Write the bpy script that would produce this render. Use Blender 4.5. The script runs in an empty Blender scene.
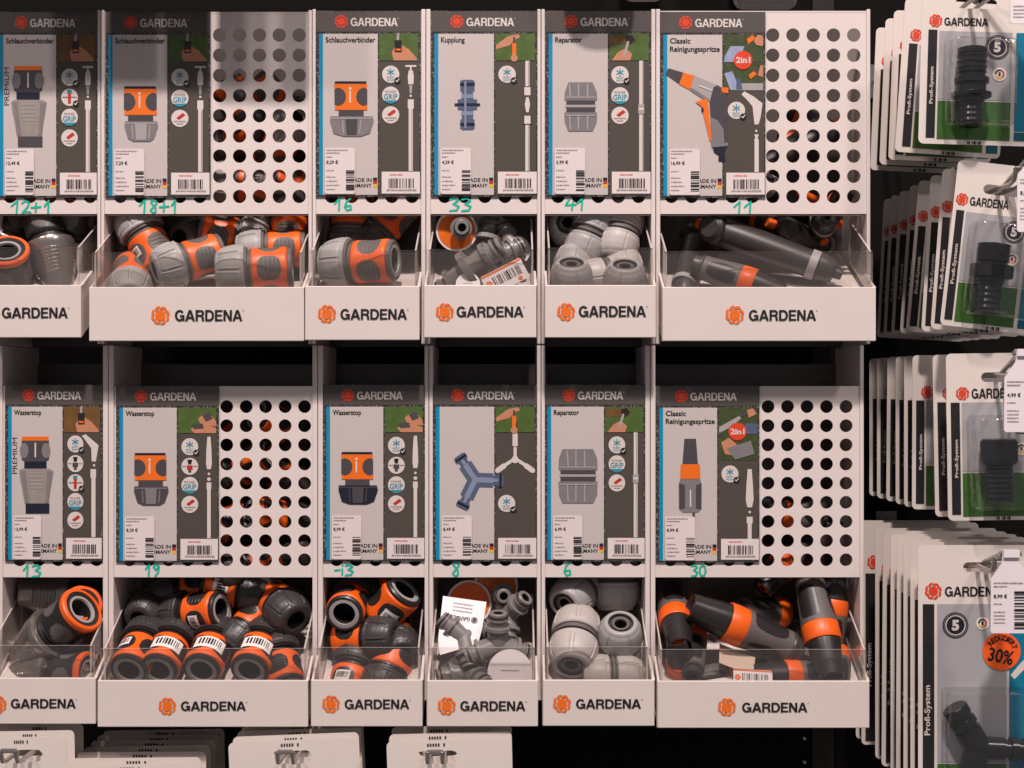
import bpy, bmesh, math, random
from mathutils import Vector, Matrix
random.seed(7)
C = bpy.context.scene.collection
R = math.radians
PI = math.pi
# ------------------------------------------------------------------ frame of the place
VX, VY, D, ZC = 512.0, 384.0, 1.5, 1.40     # optical axis, distance camera - perforated fronts (m), eye height
U = 0.001                                   # one unit = 1 mm on the plane of the perforated fronts

def W(px, py, t=0.0):
    s = (1 + t) * U
    return Vector(((px - VX) * s, t * D, ZC - (py - VY) * s))

def lin(c):
    c /= 255.0
    return c / 12.92 if c <= 0.04045 else ((c + 0.055) / 1.055) ** 2.4

# ------------------------------------------------------------------ materials
def mat(name, rgb, rough=0.5, metal=0.0, var=0.06, vscale=60, bump=0.0, bscale=400, spec=0.5, coat=0.0):
    m = bpy.data.materials.new(name)
    m.use_nodes = True
    nt = m.node_tree
    b = nt.nodes['Principled BSDF']
    c = [lin(x) for x in rgb]
    tc = nt.nodes.new('ShaderNodeTexCoord')
    n = nt.nodes.new('ShaderNodeTexNoise')
    n.inputs['Scale'].default_value = vscale
    n.inputs['Detail'].default_value = 3
    nt.links.new(tc.outputs['Object'], n.inputs['Vector'])
    mx = nt.nodes.new('ShaderNodeMix')
    mx.data_type = 'RGBA'
    mx.inputs['A'].default_value = [x * (1 - var) for x in c] + [1]
    mx.inputs['B'].default_value = [min(1, x * (1 + var)) for x in c] + [1]
    nt.links.new(n.outputs['Fac'], mx.inputs['Factor'])
    nt.links.new(mx.outputs['Result'], b.inputs['Base Color'])
    b.inputs['Roughness'].default_value = rough
    b.inputs['Metallic'].default_value = metal
    b.inputs['Specular IOR Level'].default_value = spec
    b.inputs['Coat Weight'].default_value = coat
    if bump:
        n2 = nt.nodes.new('ShaderNodeTexNoise')
        n2.inputs['Scale'].default_value = bscale
        nt.links.new(tc.outputs['Object'], n2.inputs['Vector'])
        bp = nt.nodes.new('ShaderNodeBump')
        bp.inputs['Strength'].default_value = bump
        bp.inputs['Distance'].default_value = 0.001
        nt.links.new(n2.outputs['Fac'], bp.inputs['Height'])
        nt.links.new(bp.outputs['Normal'], b.inputs['Normal'])
    return m

def clear(name, tint, gloss=0.06, rough=0.08, body=0.0, body_rgb=(200, 190, 185), bump=0.0):
    """thin clear plastic: see-through sheet with a fresnel reflection"""
    m = bpy.data.materials.new(name)
    m.use_nodes = True
    nt = m.node_tree
    nt.nodes.clear()
    out = nt.nodes.new('ShaderNodeOutputMaterial')
    tr = nt.nodes.new('ShaderNodeBsdfTransparent')
    tr.inputs['Color'].default_value = (*tint, 1)
    gl = nt.nodes.new('ShaderNodeBsdfGlossy')
    gl.inputs['Roughness'].default_value = rough
    lw = nt.nodes.new('ShaderNodeLayerWeight')          # same from both faces of the sheet
    lw.inputs['Blend'].default_value = 0.5
    pw = nt.nodes.new('ShaderNodeMath')
    pw.operation = 'POWER'
    pw.inputs[1].default_value = 4.0
    nt.links.new(lw.outputs['Facing'], pw.inputs[0])
    ad = nt.nodes.new('ShaderNodeMath')
    ad.operation = 'MULTIPLY_ADD'
    ad.inputs[1].default_value = 0.65
    ad.inputs[2].default_value = gloss
    ad.use_clamp = True
    nt.links.new(pw.outputs[0], ad.inputs[0])
    mx = nt.nodes.new('ShaderNodeMixShader')
    nt.links.new(ad.outputs[0], mx.inputs[0])
    nt.links.new(tr.outputs[0], mx.inputs[1])
    nt.links.new(gl.outputs[0], mx.inputs[2])
    last = mx
    if body:
        df = nt.nodes.new('ShaderNodeBsdfDiffuse')
        df.inputs['Color'].default_value = (*[lin(x) for x in body_rgb], 1)
        m2 = nt.nodes.new('ShaderNodeMixShader')
        m2.inputs[0].default_value = body
        nt.links.new(mx.outputs[0], m2.inputs[1])
        nt.links.new(df.outputs[0], m2.inputs[2])
        last = m2
    if bump:
        tc = nt.nodes.new('ShaderNodeTexCoord')
        n2 = nt.nodes.new('ShaderNodeTexNoise')
        n2.inputs['Scale'].default_value = 90
        nt.links.new(tc.outputs['Object'], n2.inputs['Vector'])
        bp = nt.nodes.new('ShaderNodeBump')
        bp.inputs['Strength'].default_value = bump
        bp.inputs['Distance'].default_value = 0.002
        nt.links.new(n2.outputs['Fac'], bp.inputs['Height'])
        nt.links.new(bp.outputs['Normal'], gl.inputs['Normal'])
    nt.links.new(last.outputs[0], out.inputs['Surface'])
    return m

def foil(name, rgb, speck):
    """dark glossy printed border with fine bright specks"""
    m = mat(name, rgb, 0.35, var=0.15, vscale=300)
    nt = m.node_tree
    b = nt.nodes['Principled BSDF']
    tc = [n for n in nt.nodes if n.type == 'TEX_COORD'][0]
    n = nt.nodes.new('ShaderNodeTexNoise')
    n.inputs['Scale'].default_value = 620
    n.inputs['Detail'].default_value = 2
    nt.links.new(tc.outputs['Object'], n.inputs['Vector'])
    rp = nt.nodes.new('ShaderNodeValToRGB')
    rp.color_ramp.elements[0].position = 0.52
    rp.color_ramp.elements[1].position = 0.72
    nt.links.new(n.outputs['Fac'], rp.inputs[0])
    mx = nt.nodes.new('ShaderNodeMix')
    mx.data_type = 'RGBA'
    src = b.inputs['Base Color'].links[0].from_socket
    nt.links.new(src, mx.inputs['A'])
    mx.inputs['B'].default_value = [lin(x) for x in speck] + [1]
    nt.links.new(rp.outputs[0], mx.inputs['Factor'])
    nt.links.new(mx.outputs['Result'], b.inputs['Base Color'])
    return m

M = {}
def defmats():
    M['white'] = mat('white_painted_sheet', (226, 215, 210), 0.42, var=0.02, vscale=12, spec=0.35)
    M['cream_bin'] = mat('white_bin_plastic', (222, 211, 205), 0.38, var=0.03, vscale=30, bump=0.04, bscale=250, spec=0.4)
    M['back'] = mat('dark_grey_sheet', (82, 75, 72), 0.3, var=0.1, vscale=20)
    M['acrylic'] = clear('clear_acrylic', (0.93, 0.92, 0.91), 0.05, 0.06, 0.02, (225, 212, 205))  # slight diffuse share stands in for the whitish reflection haze on the panes
    M['acrylic_edge'] = clear('acrylic_cut_edge', (0.9, 0.88, 0.86), 0.2, 0.2, 0.55, (235, 222, 214))
    M['blister'] = clear('clear_blister', (0.97, 0.97, 0.97), 0.10, 0.14, 0, (220, 215, 215), 0.5)
    M['foil'] = foil('dark_card_border', (52, 50, 52), (150, 142, 136))
    M['header'] = mat('grey_header_print', (86, 79, 76), 0.4, var=0.04)
    M['dkcol'] = mat('dark_taupe_print', (80, 73, 67), 0.4, var=0.04)
    M['cyan'] = mat('cyan_print', (0, 140, 180), 0.4, var=0.04)
    M['ltpanel'] = mat('light_grey_print', (200, 190, 186), 0.4, var=0.02)
    M['paper'] = mat('white_paper', (226, 214, 212), 0.55, var=0.02)
    M['ink'] = mat('black_ink', (24, 22, 24), 0.5, var=0.1)
    M['greyink'] = mat('grey_ink', (128, 118, 116), 0.55, var=0.1)
    M['whiteink'] = mat('white_ink', (216, 206, 200), 0.5, var=0.02)
    M['cyanink'] = mat('cyan_ink', (38, 140, 165), 0.5, var=0.04)
    M['orange_ink'] = mat('orange_ink', (238, 112, 22), 0.45, var=0.05)
    M['red_ink'] = mat('red_orange_ink', (222, 66, 32), 0.45, var=0.05)
    M['flagred'] = mat('red_ink', (190, 40, 30), 0.5)
    M['gold'] = mat('gold_ink', (230, 180, 50), 0.5)
    M['teal'] = mat('teal_marker', (0, 186, 158), 0.5, var=0.08)
    M['greenpix'] = mat('lawn_print', (74, 98, 42), 0.45, var=0.45, vscale=110)
    M['brownpix'] = mat('brown_photo_print', (112, 78, 40), 0.45, var=0.35, vscale=90)
    M['leafpix'] = mat('foliage_print', (62, 74, 38), 0.45, var=0.7, vscale=160)
    M['skinpix'] = mat('hand_print', (196, 132, 100), 0.5, var=0.12, vscale=120)
    M['bluepix'] = mat('water_blue_print', (150, 160, 190), 0.5, var=0.35, vscale=200)
    M['steelblue'] = mat('steel_blue_print', (84, 96, 122), 0.4, var=0.12, vscale=150)
    M['steelblue_lt'] = mat('light_steel_print', (132, 142, 164), 0.4, var=0.1, vscale=150)
    M['navy'] = mat('navy_print', (28, 32, 50), 0.4)
    M['g1'] = mat('print_grey_dark', (74, 70, 74), 0.4, var=0.1, vscale=120)
    M['g2'] = mat('print_grey_mid', (128, 122, 124), 0.4, var=0.1, vscale=120)
    M['g3'] = mat('print_grey_light', (168, 162, 162), 0.4, var=0.1, vscale=120)
    M['silverpix'] = mat('print_silver', (152, 142, 136), 0.4, var=0.2, vscale=140)
    M['tagwhite'] = mat('tag_plastic', (238, 230, 232), 0.35, var=0.02)
    # goods
    M['nut'] = mat('grey_plastic', (164, 160, 158), 0.42, var=0.06, vscale=80, bump=0.05)
    M['nut_light'] = mat('light_grey_plastic', (184, 176, 172), 0.42, var=0.05, vscale=80, bump=0.05)
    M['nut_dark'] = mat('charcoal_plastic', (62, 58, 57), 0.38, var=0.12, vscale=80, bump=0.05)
    M['rubber'] = mat('dark_grey_rubber', (98, 91, 88), 0.55, var=0.1, vscale=90, bump=0.08)
    M['black'] = mat('black_plastic', (40, 36, 36), 0.36, var=0.15, vscale=80, bump=0.05)
    M['hole'] = mat('dark_bore', (18, 16, 16), 0.6)
    M['orange'] = mat('orange_plastic', (240, 98, 20), 0.4, var=0.05, vscale=80)
    M['silver'] = mat('brushed_silver', (160, 152, 146), 0.24, metal=0.75, var=0.12, vscale=50)
    M['coupl'] = mat('grey_fitting_plastic', (128, 122, 119), 0.35, var=0.08, vscale=80)
    M['gungrey'] = mat('gun_grey_plastic', (54, 49, 47), 0.42, var=0.08, vscale=80, bump=0.05)
    M['leaf'] = mat('beige_paper', (196, 172, 152), 0.6, var=0.04)
    M['sticker'] = mat('sticker_white', (236, 230, 226), 0.45, var=0.03)
    M['profi'] = mat('anthracite_fitting', (27, 26, 29), 0.24, var=0.12, vscale=120)
    M['chrome'] = mat('zinc_wire', (168, 164, 162), 0.28, metal=0.9, var=0.1, vscale=40)
    M['packwhite'] = mat('pack_card_white', (226, 216, 208), 0.4, var=0.02)
    M['packback'] = mat('pack_card_back', (205, 195, 188), 0.5, var=0.03)
    M['packstrip'] = mat('pack_black_strip', (36, 34, 36), 0.4)
    M['packgrey'] = mat('pack_grey_print', (168, 166, 168), 0.4, var=0.06, vscale=20)
    M['packgreen'] = mat('pack_lawn_print', (60, 101, 40), 0.4, var=0.25, vscale=120)
    M['packblue'] = mat('pack_blue_print', (0, 118, 150), 0.4, var=0.05)
    M['tealdk'] = mat('pack_teal_print', (0, 92, 112), 0.4, var=0.05)
    M['redsticker'] = mat('orange_price_sticker', (250, 96, 24), 0.4, var=0.03)
    M['wall'] = None
defmats()

def wallmat():
    """black perforated steel back panel: regular small holes"""
    m = mat('black_perforated_steel', (17, 15, 14), 0.8, var=0.2, vscale=8, spec=0.1)
    nt = m.node_tree
    b = nt.nodes['Principled BSDF']
    tc = [n for n in nt.nodes if n.type == 'TEX_COORD'][0]
    mp = nt.nodes.new('ShaderNodeMapping')
    mp.inputs['Scale'].default_value = (40, 40, 40)
    nt.links.new(tc.outputs['Object'], mp.inputs['Vector'])
    vo = nt.nodes.new('ShaderNodeTexVoronoi')
    vo.inputs['Scale'].default_value = 1
    vo.inputs['Randomness'].default_value = 0
    nt.links.new(mp.outputs[0], vo.inputs['Vector'])
    lt = nt.nodes.new('ShaderNodeMath')
    lt.operation = 'LESS_THAN'
    lt.inputs[1].default_value = 0.16
    nt.links.new(vo.outputs['Distance'], lt.inputs[0])
    mx = nt.nodes.new('ShaderNodeMix')
    mx.data_type = 'RGBA'
    nt.links.new(b.inputs['Base Color'].links[0].from_socket, mx.inputs['A'])
    mx.inputs['B'].default_value = (0.004, 0.004, 0.004, 1)
    nt.links.new(lt.outputs[0], mx.inputs['Factor'])
    nt.links.new(mx.outputs['Result'], b.inputs['Base Color'])
    return m
M['wall'] = wallmat()

# ------------------------------------------------------------------ mesh builder
class MB:
    def __init__(s):
        s.v, s.f, s.m, s.ms = [], [], [], []
    def mi(s, name):
        if name not in s.ms:
            s.ms.append(name)
        return s.ms.index(name)
    def add(s, vs, fs, mat):
        o = len(s.v)
        s.v += [Vector(p) for p in vs]
        k = s.mi(mat) if isinstance(mat, str) else None
        for i, f in enumerate(fs):
            s.f.append([o + j for j in f])
            s.m.append(k if k is not None else s.mi(mat[i]))
    def box(s, a, b, mat):
        (x0, y0, z0), (x1, y1, z1) = a, b
        vs = [(x, y, z) for z in (z0, z1) for y in (y0, y1) for x in (x0, x1)]
        s.add(vs, [(0, 2, 3, 1), (4, 5, 7, 6), (0, 1, 5, 4), (2, 6, 7, 3), (0, 4, 6, 2), (1, 3, 7, 5)], mat)
    def prism(s, pts, off, mat, side=None):
        """polygon (3d points, planar) pushed along off"""
        n = len(pts)
        off = Vector(off)
        vs = [Vector(p) for p in pts] + [Vector(p) + off for p in pts]
        fs = [tuple(range(n))[::-1], tuple(range(n, 2 * n))]
        s.add(vs, fs, mat)
        o = len(s.v) - 2 * n
        k = s.mi(side or mat)
        for i in range(n):
            j = (i + 1) % n
            s.f.append([o + i, o + j, o + n + j, o + n + i])
            s.m.append(k)
    def lathe(s, prof, mat, n=48, X=None, rf=None, a0=0.0, a1=2 * PI):
        """prof: (z, r) or (z, r, matname for the band that follows); rf(z, a, r) reshapes; mat: name or fn(z, a)"""
        full = abs(a1 - a0 - 2 * PI) < 1e-6
        cnt = n if full else n + 1
        o = len(s.v)
        for p in prof:
            z, r = p[0], p[1]
            for i in range(cnt):
                a = a0 + (a1 - a0) * i / n
                rr = rf(z, a, r) if rf else r
                q = Vector((rr * math.cos(a) * U, rr * math.sin(a) * U, z * U))
                s.v.append(X @ q if X else q)
        for k in range(len(prof) - 1):
            bm = prof[k][2] if len(prof[k]) > 2 else None
            for i in range(n):
                j = (i + 1) % cnt
                am = a0 + (a1 - a0) * (i + 0.5) / n
                zm = (prof[k][0] + prof[k + 1][0]) / 2
                name = bm or (mat if isinstance(mat, str) else mat(zm, am))
                s.f.append([o + k * cnt + i, o + k * cnt + j, o + (k + 1) * cnt + j, o + (k + 1) * cnt + i])
                s.m.append(s.mi(name))
    def tube(s, pts, r, mat, n=10):
        pts = [Vector(p) for p in pts]
        o = len(s.v)
        up = None
        for i, p in enumerate(pts):
            d = (pts[min(i + 1, len(pts) - 1)] - pts[max(i - 1, 0)]).normalized()
            if up is None:
                up = Vector((0, 0, 1)) if abs(d.z) < 0.9 else Vector((1, 0, 0))
            x = d.cross(up).normalized()
            y = x.cross(d).normalized()
            up = y
            for k in range(n):
                a = 2 * PI * k / n
                s.v.append(p + x * (r * math.cos(a)) + y * (r * math.sin(a)))
        mi = s.mi(mat)
        for i in range(len(pts) - 1):
            for k in range(n):
                j = (k + 1) % n
                s.f.append([o + i * n + k, o + i * n + j, o + (i + 1) * n + j, o + (i + 1) * n + k])
                s.m.append(mi)
        s.f.append([o + k for k in range(n)]); s.m.append(mi)
        e = o + (len(pts) - 1) * n
        s.f.append([e + k for k in range(n)][::-1]); s.m.append(mi)
    def mesh(s, name, origin=None, smooth=None):
        me = bpy.data.meshes.new(name)
        vs = [v - origin for v in s.v] if origin is not None else s.v
        me.from_pydata([tuple(v) for v in vs], [], s.f)
        for n in s.ms:
            me.materials.append(M[n])
        me.polygons.foreach_set('material_index', s.m)
        bm = bmesh.new(); bm.from_mesh(me)
        bmesh.ops.remove_doubles(bm, verts=bm.verts, dist=2e-6)
        if smooth:
            bmesh.ops.recalc_face_normals(bm, faces=bm.faces)
        bm.to_mesh(me); bm.free()
        if smooth:
            me.polygons.foreach_set('use_smooth', [True] * len(me.polygons))
            me.set_sharp_from_angle(angle=smooth)
        me.update()
        return me

# flat print: an MB that draws in a plane given by fn(x, y, layer) -> point
GLY = {}
def glyphs(txt, bold):
    k = (txt, bold)
    if k not in GLY:
        cu = bpy.data.curves.new('t', 'FONT')
        cu.body = txt; cu.offset = bold; cu.resolution_u = 3
        o = bpy.data.objects.new('t', cu)
        me = o.to_mesh()
        vs = [(v.co.x, v.co.y) for v in me.vertices]
        fs = [tuple(p.vertices) for p in me.polygons]
        o.to_mesh_clear()
        bpy.data.objects.remove(o); bpy.data.curves.remove(cu)
        x0 = min(v[0] for v in vs); x1 = max(v[0] for v in vs)
        y0 = min(v[1] for v in vs); y1 = max(v[1] for v in vs)
        GLY[k] = ([((x - x0) / (x1 - x0), 1 - (y - y0) / (y1 - y0)) for x, y in vs], fs)
    return GLY[k]

def ellipse(cx, cy, rx, ry=None, n=28, a0=0, a1=2 * PI):
    ry = rx if ry is None else ry
    return [(cx + rx * math.cos(a0 + (a1 - a0) * i / n), cy + ry * math.sin(a0 + (a1 - a0) * i / n)) for i in range(n if abs(a1 - a0) > 6.28 else n + 1)]

def rrect(x0, y0, x1, y1, r, n=5):
    pts = []
    for cx, cy, a in ((x1 - r, y0 + r, -PI / 2), (x1 - r, y1 - r, 0), (x0 + r, y1 - r, PI / 2), (x0 + r, y0 + r, PI)):
        pts += [(cx + r * math.cos(a + PI / 2 * i / n), cy + r * math.sin(a + PI / 2 * i / n)) for i in range(n + 1)]
    return pts

class Pad(MB):
    def __init__(s, fn):
        super().__init__(); s.fn = fn
    def poly(s, pts, mat, k=0):
        s.np = getattr(s, 'np', 0) + 1                 # each stroke of ink a hair above the one before
        k = k + (s.np % 30) * 0.03
        s.add([s.fn(x, y, k) for x, y in pts], [tuple(range(len(pts)))[::-1]], mat)
    def rect(s, x0, y0, x1, y1, mat, k=0):
        s.poly([(x0, y0), (x1, y0), (x1, y1), (x0, y1)], mat, k)
    def disc(s, cx, cy, r, mat, k=0, ry=None, n=28):
        s.poly(ellipse(cx, cy, r, ry, n), mat, k)
    def ring(s, cx, cy, r0, r1, mat, k=0, a0=0, a1=2 * PI, n=28, sy=1):
        for i in range(n):
            b0 = a0 + (a1 - a0) * i / n; b1 = a0 + (a1 - a0) * (i + 1) / n
            s.poly([(cx + r0 * math.cos(b0), cy + sy * r0 * math.sin(b0)), (cx + r1 * math.cos(b0), cy + sy * r1 * math.sin(b0)),
                    (cx + r1 * math.cos(b1), cy + sy * r1 * math.sin(b1)), (cx + r0 * math.cos(b1), cy + sy * r0 * math.sin(b1))], mat, k)
    def line(s, pts, w, mat, k=0, cap=True):
        for (x0, y0), (x1, y1) in zip(pts, pts[1:]):
            l = math.hypot(x1 - x0, y1 - y0) or 1e-9
            nx, ny = -(y1 - y0) / l * w / 2, (x1 - x0) / l * w / 2
            s.poly([(x0 + nx, y0 + ny), (x1 + nx, y1 + ny), (x1 - nx, y1 - ny), (x0 - nx, y0 - ny)], mat, k)
        if cap:
            for x, y in pts:
                s.disc(x, y, w / 2, mat, k, n=8)
    def text(s, txt, x0, y0, x1, y1, mat, k=0, bold=0.02, rot=0):
        vs, fs = glyphs(txt, bold)
        if rot == 0:
            q = [(x0 + u * (x1 - x0), y0 + v * (y1 - y0)) for u, v in vs]
        elif rot == 90:       # reads upwards
            q = [(x0 + v * (x1 - x0), y1 - u * (y1 - y0)) for u, v in vs]
        else:                 # upside down
            q = [(x1 - u * (x1 - x0), y1 - v * (y1 - y0)) for u, v in vs]
        s.add([s.fn(x, y, k) for x, y in q], fs, mat)
    def wordmark(s, x0, y0, x1, y1, mat, k=0, rot=0):
        """GARDENA in wide bold grotesque letters"""
        st = 0.205
        L = []
        def g_G(o):
            pts = []
            rx, ry, cx = 0.44, 0.515, o + 0.44
            A = [R(-38 - (284) * i / 22) for i in range(23)]
            for a, b in zip(A, A[1:]):
                L.append([(cx + rx * math.cos(a), 0.5 + ry * math.sin(a)), (cx + rx * math.cos(b), 0.5 + ry * math.sin(b)),
                          (cx + (rx - st) * math.cos(b), 0.5 + (ry - st * 0.85) * math.sin(b)), (cx + (rx - st) * math.cos(a), 0.5 + (ry - st * 0.85) * math.sin(a))])
            L.append([(o + 0.46, 0.46), (o + 0.88, 0.46), (o + 0.88, 0.62), (o + 0.46, 0.62)])
            L.append([(o + 0.70, 0.55), (o + 0.88, 0.55), (o + 0.88, 1.0), (o + 0.76, 1.0), (o + 0.70, 0.80)])
            return 0.88
        def g_A(o):
            L.append([(o + 0.33, 0), (o + 0.45, 0), (o + 0.45, 0.24), (o + 0.215, 1), (o, 1)])
            L.append([(o + 0.45, 0), (o + 0.57, 0), (o + 0.90, 1), (o + 0.685, 1), (o + 0.45, 0.24)])
            L.append([(o + 0.22, 0.62), (o + 0.68, 0.62), (o + 0.72, 0.78), (o + 0.18, 0.78)])
            return 0.90
        def bowl(o, x, yc, ry, rx, th):
            A = [R(-90 + 180 * i / 12) for i in range(13)]
            for a, b in zip(A, A[1:]):
                L.append([(o + x + rx * math.cos(a), yc + ry * math.sin(a)), (o + x + rx * math.cos(b), yc + ry * math.sin(b)),
                          (o + x + (rx - st) * math.cos(b), yc + (ry - th) * math.sin(b)), (o + x + (rx - st) * math.cos(a), yc + (ry - th) * math.sin(a))])
        def bar(o, xa, ya, xb, yb):
            L.append([(o + xa, ya), (o + xb, ya), (o + xb, yb), (o + xa, yb)])
        def g_R(o):
            bar(o, 0, 0, st, 1); bar(o, 0, 0, 0.47, 0.16); bar(o, 0, 0.43, 0.47, 0.59)
            bowl(o, 0.47, 0.295, 0.295, 0.30, 0.16)
            L.append([(o + 0.40, 0.56), (o + 0.62, 0.52), (o + 0.74, 0.66), (o + 0.79, 1), (o + 0.58, 1), (o + 0.54, 0.68)])
            return 0.80
        def g_D(o):
            bar(o, 0, 0, st, 1); bar(o, 0, 0, 0.40, 0.165); bar(o, 0, 0.835, 0.40, 1)
            bowl(o, 0.40, 0.5, 0.5, 0.42, 0.165)
            return 0.82
        def g_E(o):
            bar(o, 0, 0, st, 1); bar(o, 0, 0, 0.68, 0.165); bar(o, 0, 0.41, 0.63, 0.565); bar(o, 0, 0.835, 0.69, 1)
            return 0.69
        def g_N(o):
            bar(o, 0, 0, st, 1); bar(o, 0.58, 0, 0.58 + st, 1)
            L.append([(o, 0), (o + 0.23, 0), (o + 0.58 + st, 1), (o + 0.56, 1)])
            return 0.785
        o = 0
        for g, gap in ((g_G, 0.05), (g_A, 0.06), (g_R, 0.07), (g_D, 0.07), (g_E, 0.075), (g_N, 0.05), (g_A, 0)):
            o += g(o) + gap
        for p in L:
            q = [(x0 + x / o * (x1 - x0), y0 + y * (y1 - y0)) for x, y in p]
            if rot:
                q = [(x0 + x1 - x, y0 + y1 - y) for x, y in q]
            s.poly(q, mat, k)
        if not rot:
            e = (y1 - y0) * 0.07
            s.ring(x1 + e * 1.2, y0 + e, e * 0.55, e, mat, k, n=8)
    def emblem(s, cx, cy, r, mat, k=0):
        """round sun mark: a disc in a wreath of eight slanting leaves"""
        s.disc(cx, cy, r * 0.56, mat, k, n=20)
        for i in range(8):
            a = i * PI / 4
            q = []
            for rr, b in ((0.66, -0.10), (0.66, 0.32), (0.78, 0.62), (0.93, 0.80), (1.0, 0.62), (1.0, 0.38), (0.93, 0.16), (0.80, -0.04)):
                q.append((cx + r * rr * math.cos(a + b), cy + r * rr * math.sin(a + b)))
            s.poly(q, mat, k)
    def barcode(s, x0, y0, x1, y1, mat, k=0, horiz=False, seed=1, dens=22):
        rn = random.Random(seed)
        n, p = dens, 0.0
        ws = [rn.choice((1, 1, 2, 3)) for _ in range(2 * n)]
        T = sum(ws)
        for i, w in enumerate(ws):
            if i % 2 == 0:
                a, b = p / T, (p + w) / T
                if horiz:
                    s.rect(x0, y0 + a * (y1 - y0), x1, y0 + b * (y1 - y0), mat, k)
                else:
                    s.rect(x0 + a * (x1 - x0), y0, x0 + b * (x1 - x0), y1, mat, k)
            p += w
    def dashes(s, x0, y0, x1, h, mat, k=0, seed=1):
        """print too small to read"""
        rn = random.Random(seed)
        x = x0
        while x < x1:
            w = rn.uniform(0.5, 1.4)
            s.rect(x, y0 + rn.uniform(0, 0.25) * h, min(x + w, x1), y0 + h, mat, k)
            x += w + 0.45

# ------------------------------------------------------------------ objects
def thing(name, label, cat, loc=(0, 0, 0), group=None, rot=None):
    o = bpy.data.objects.new(name, None)
    o.empty_display_size = 0.02
    C.objects.link(o)
    o.location = loc
    if rot is not None:
        o.rotation_mode = 'QUATERNION'; o.rotation_quaternion = rot
    o['label'] = label; o['category'] = cat
    if group: o['group'] = group
    return o

def part(name, me, parent, label=None, bevel=0):
    if isinstance(me, MB):
        me = me.mesh(name, ORG[0] if ORG else None)
    o = bpy.data.objects.new(name, me)
    C.objects.link(o)
    o.parent = parent
    if label: o['label'] = label
    if bevel:
        b = o.modifiers.new('edge', 'BEVEL'); b.width = bevel; b.segments = 2; b.limit_method = 'ANGLE'; b.angle_limit = R(50)
    return o
ORG = []
BINS = []
# ------------------------------------------------------------------ the setting
def structure(name, mb):
    o = bpy.data.objects.new(name, mb.mesh(name)); C.objects.link(o); o['kind'] = 'structure'; return o
TW = 0.20
mb = MB()
mb.box((-2.2, TW * D, 0.0), (2.2, TW * D + 0.03, 2.6), 'wall')
structure('wall_back', mb)
M['floor'] = mat('grey_shop_floor', (120, 112, 106), 0.5, var=0.1, vscale=6)
mb = MB(); mb.box((-2.2, -3.2, -0.05), (2.2, TW * D + 0.03, 0.0), 'floor'); structure('floor', mb)

# ------------------------------------------------------------------ handwritten marker numbers
STROKES = {
 '0': [[(.5, 0), (.15, .2), (.05, .6), (.3, 1), (.7, .95), (.95, .55), (.8, .12), (.45, 0)]],
 '1': [[(.0, .45), (.6, 0), (.5, 1)]],
 '2': [[(.05, .2), (.4, 0), (.8, .12), (.75, .45), (.1, .98), (.45, .9), (1, .95)]],
 '3': [[(.1, .1), (.55, 0), (.85, .2), (.4, .45), (.9, .65), (.7, .95), (.1, 1)]],
 '4': [[(.45, 0), (.05, .6), (.95, .55)], [(.75, .3), (.62, 1)]],
 '6': [[(.75, 0), (.3, .3), (.1, .7), (.35, 1), (.8, .9), (.75, .6), (.2, .65)]],
 '8': [[(.8, .12), (.4, 0), (.15, .2), (.75, .62), (.75, .92), (.4, 1), (.1, .8), (.85, .3), (.8, .12)]],
 '9': [[(.8, .2), (.4, 0), (.1, .25), (.4, .5), (.8, .2), (.7, .7), (.35, 1)]],
 '+': [[(0, .55), (1, .5)], [(.5, .15), (.45, .9)]],
 '-': [[(0, .55), (1, .5)]],
 'i': [[(.5, .4), (.45, .95)], [(.55, .05), (.56, .1)]],
}
def handwriting(p, items, mat='teal'):
    for ch, x0, y0, x1, y1 in items:
        for st in STROKES[ch]:
            p.line([(x0 + u * (x1 - x0), y0 + v * (y1 - y0)) for u, v in st], 1.9, mat, 0)

def plane(t, off):
    return lambda x, y, k: W(x, y, t) + Vector((0, -off - 0.0003 * k, 0))

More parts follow.
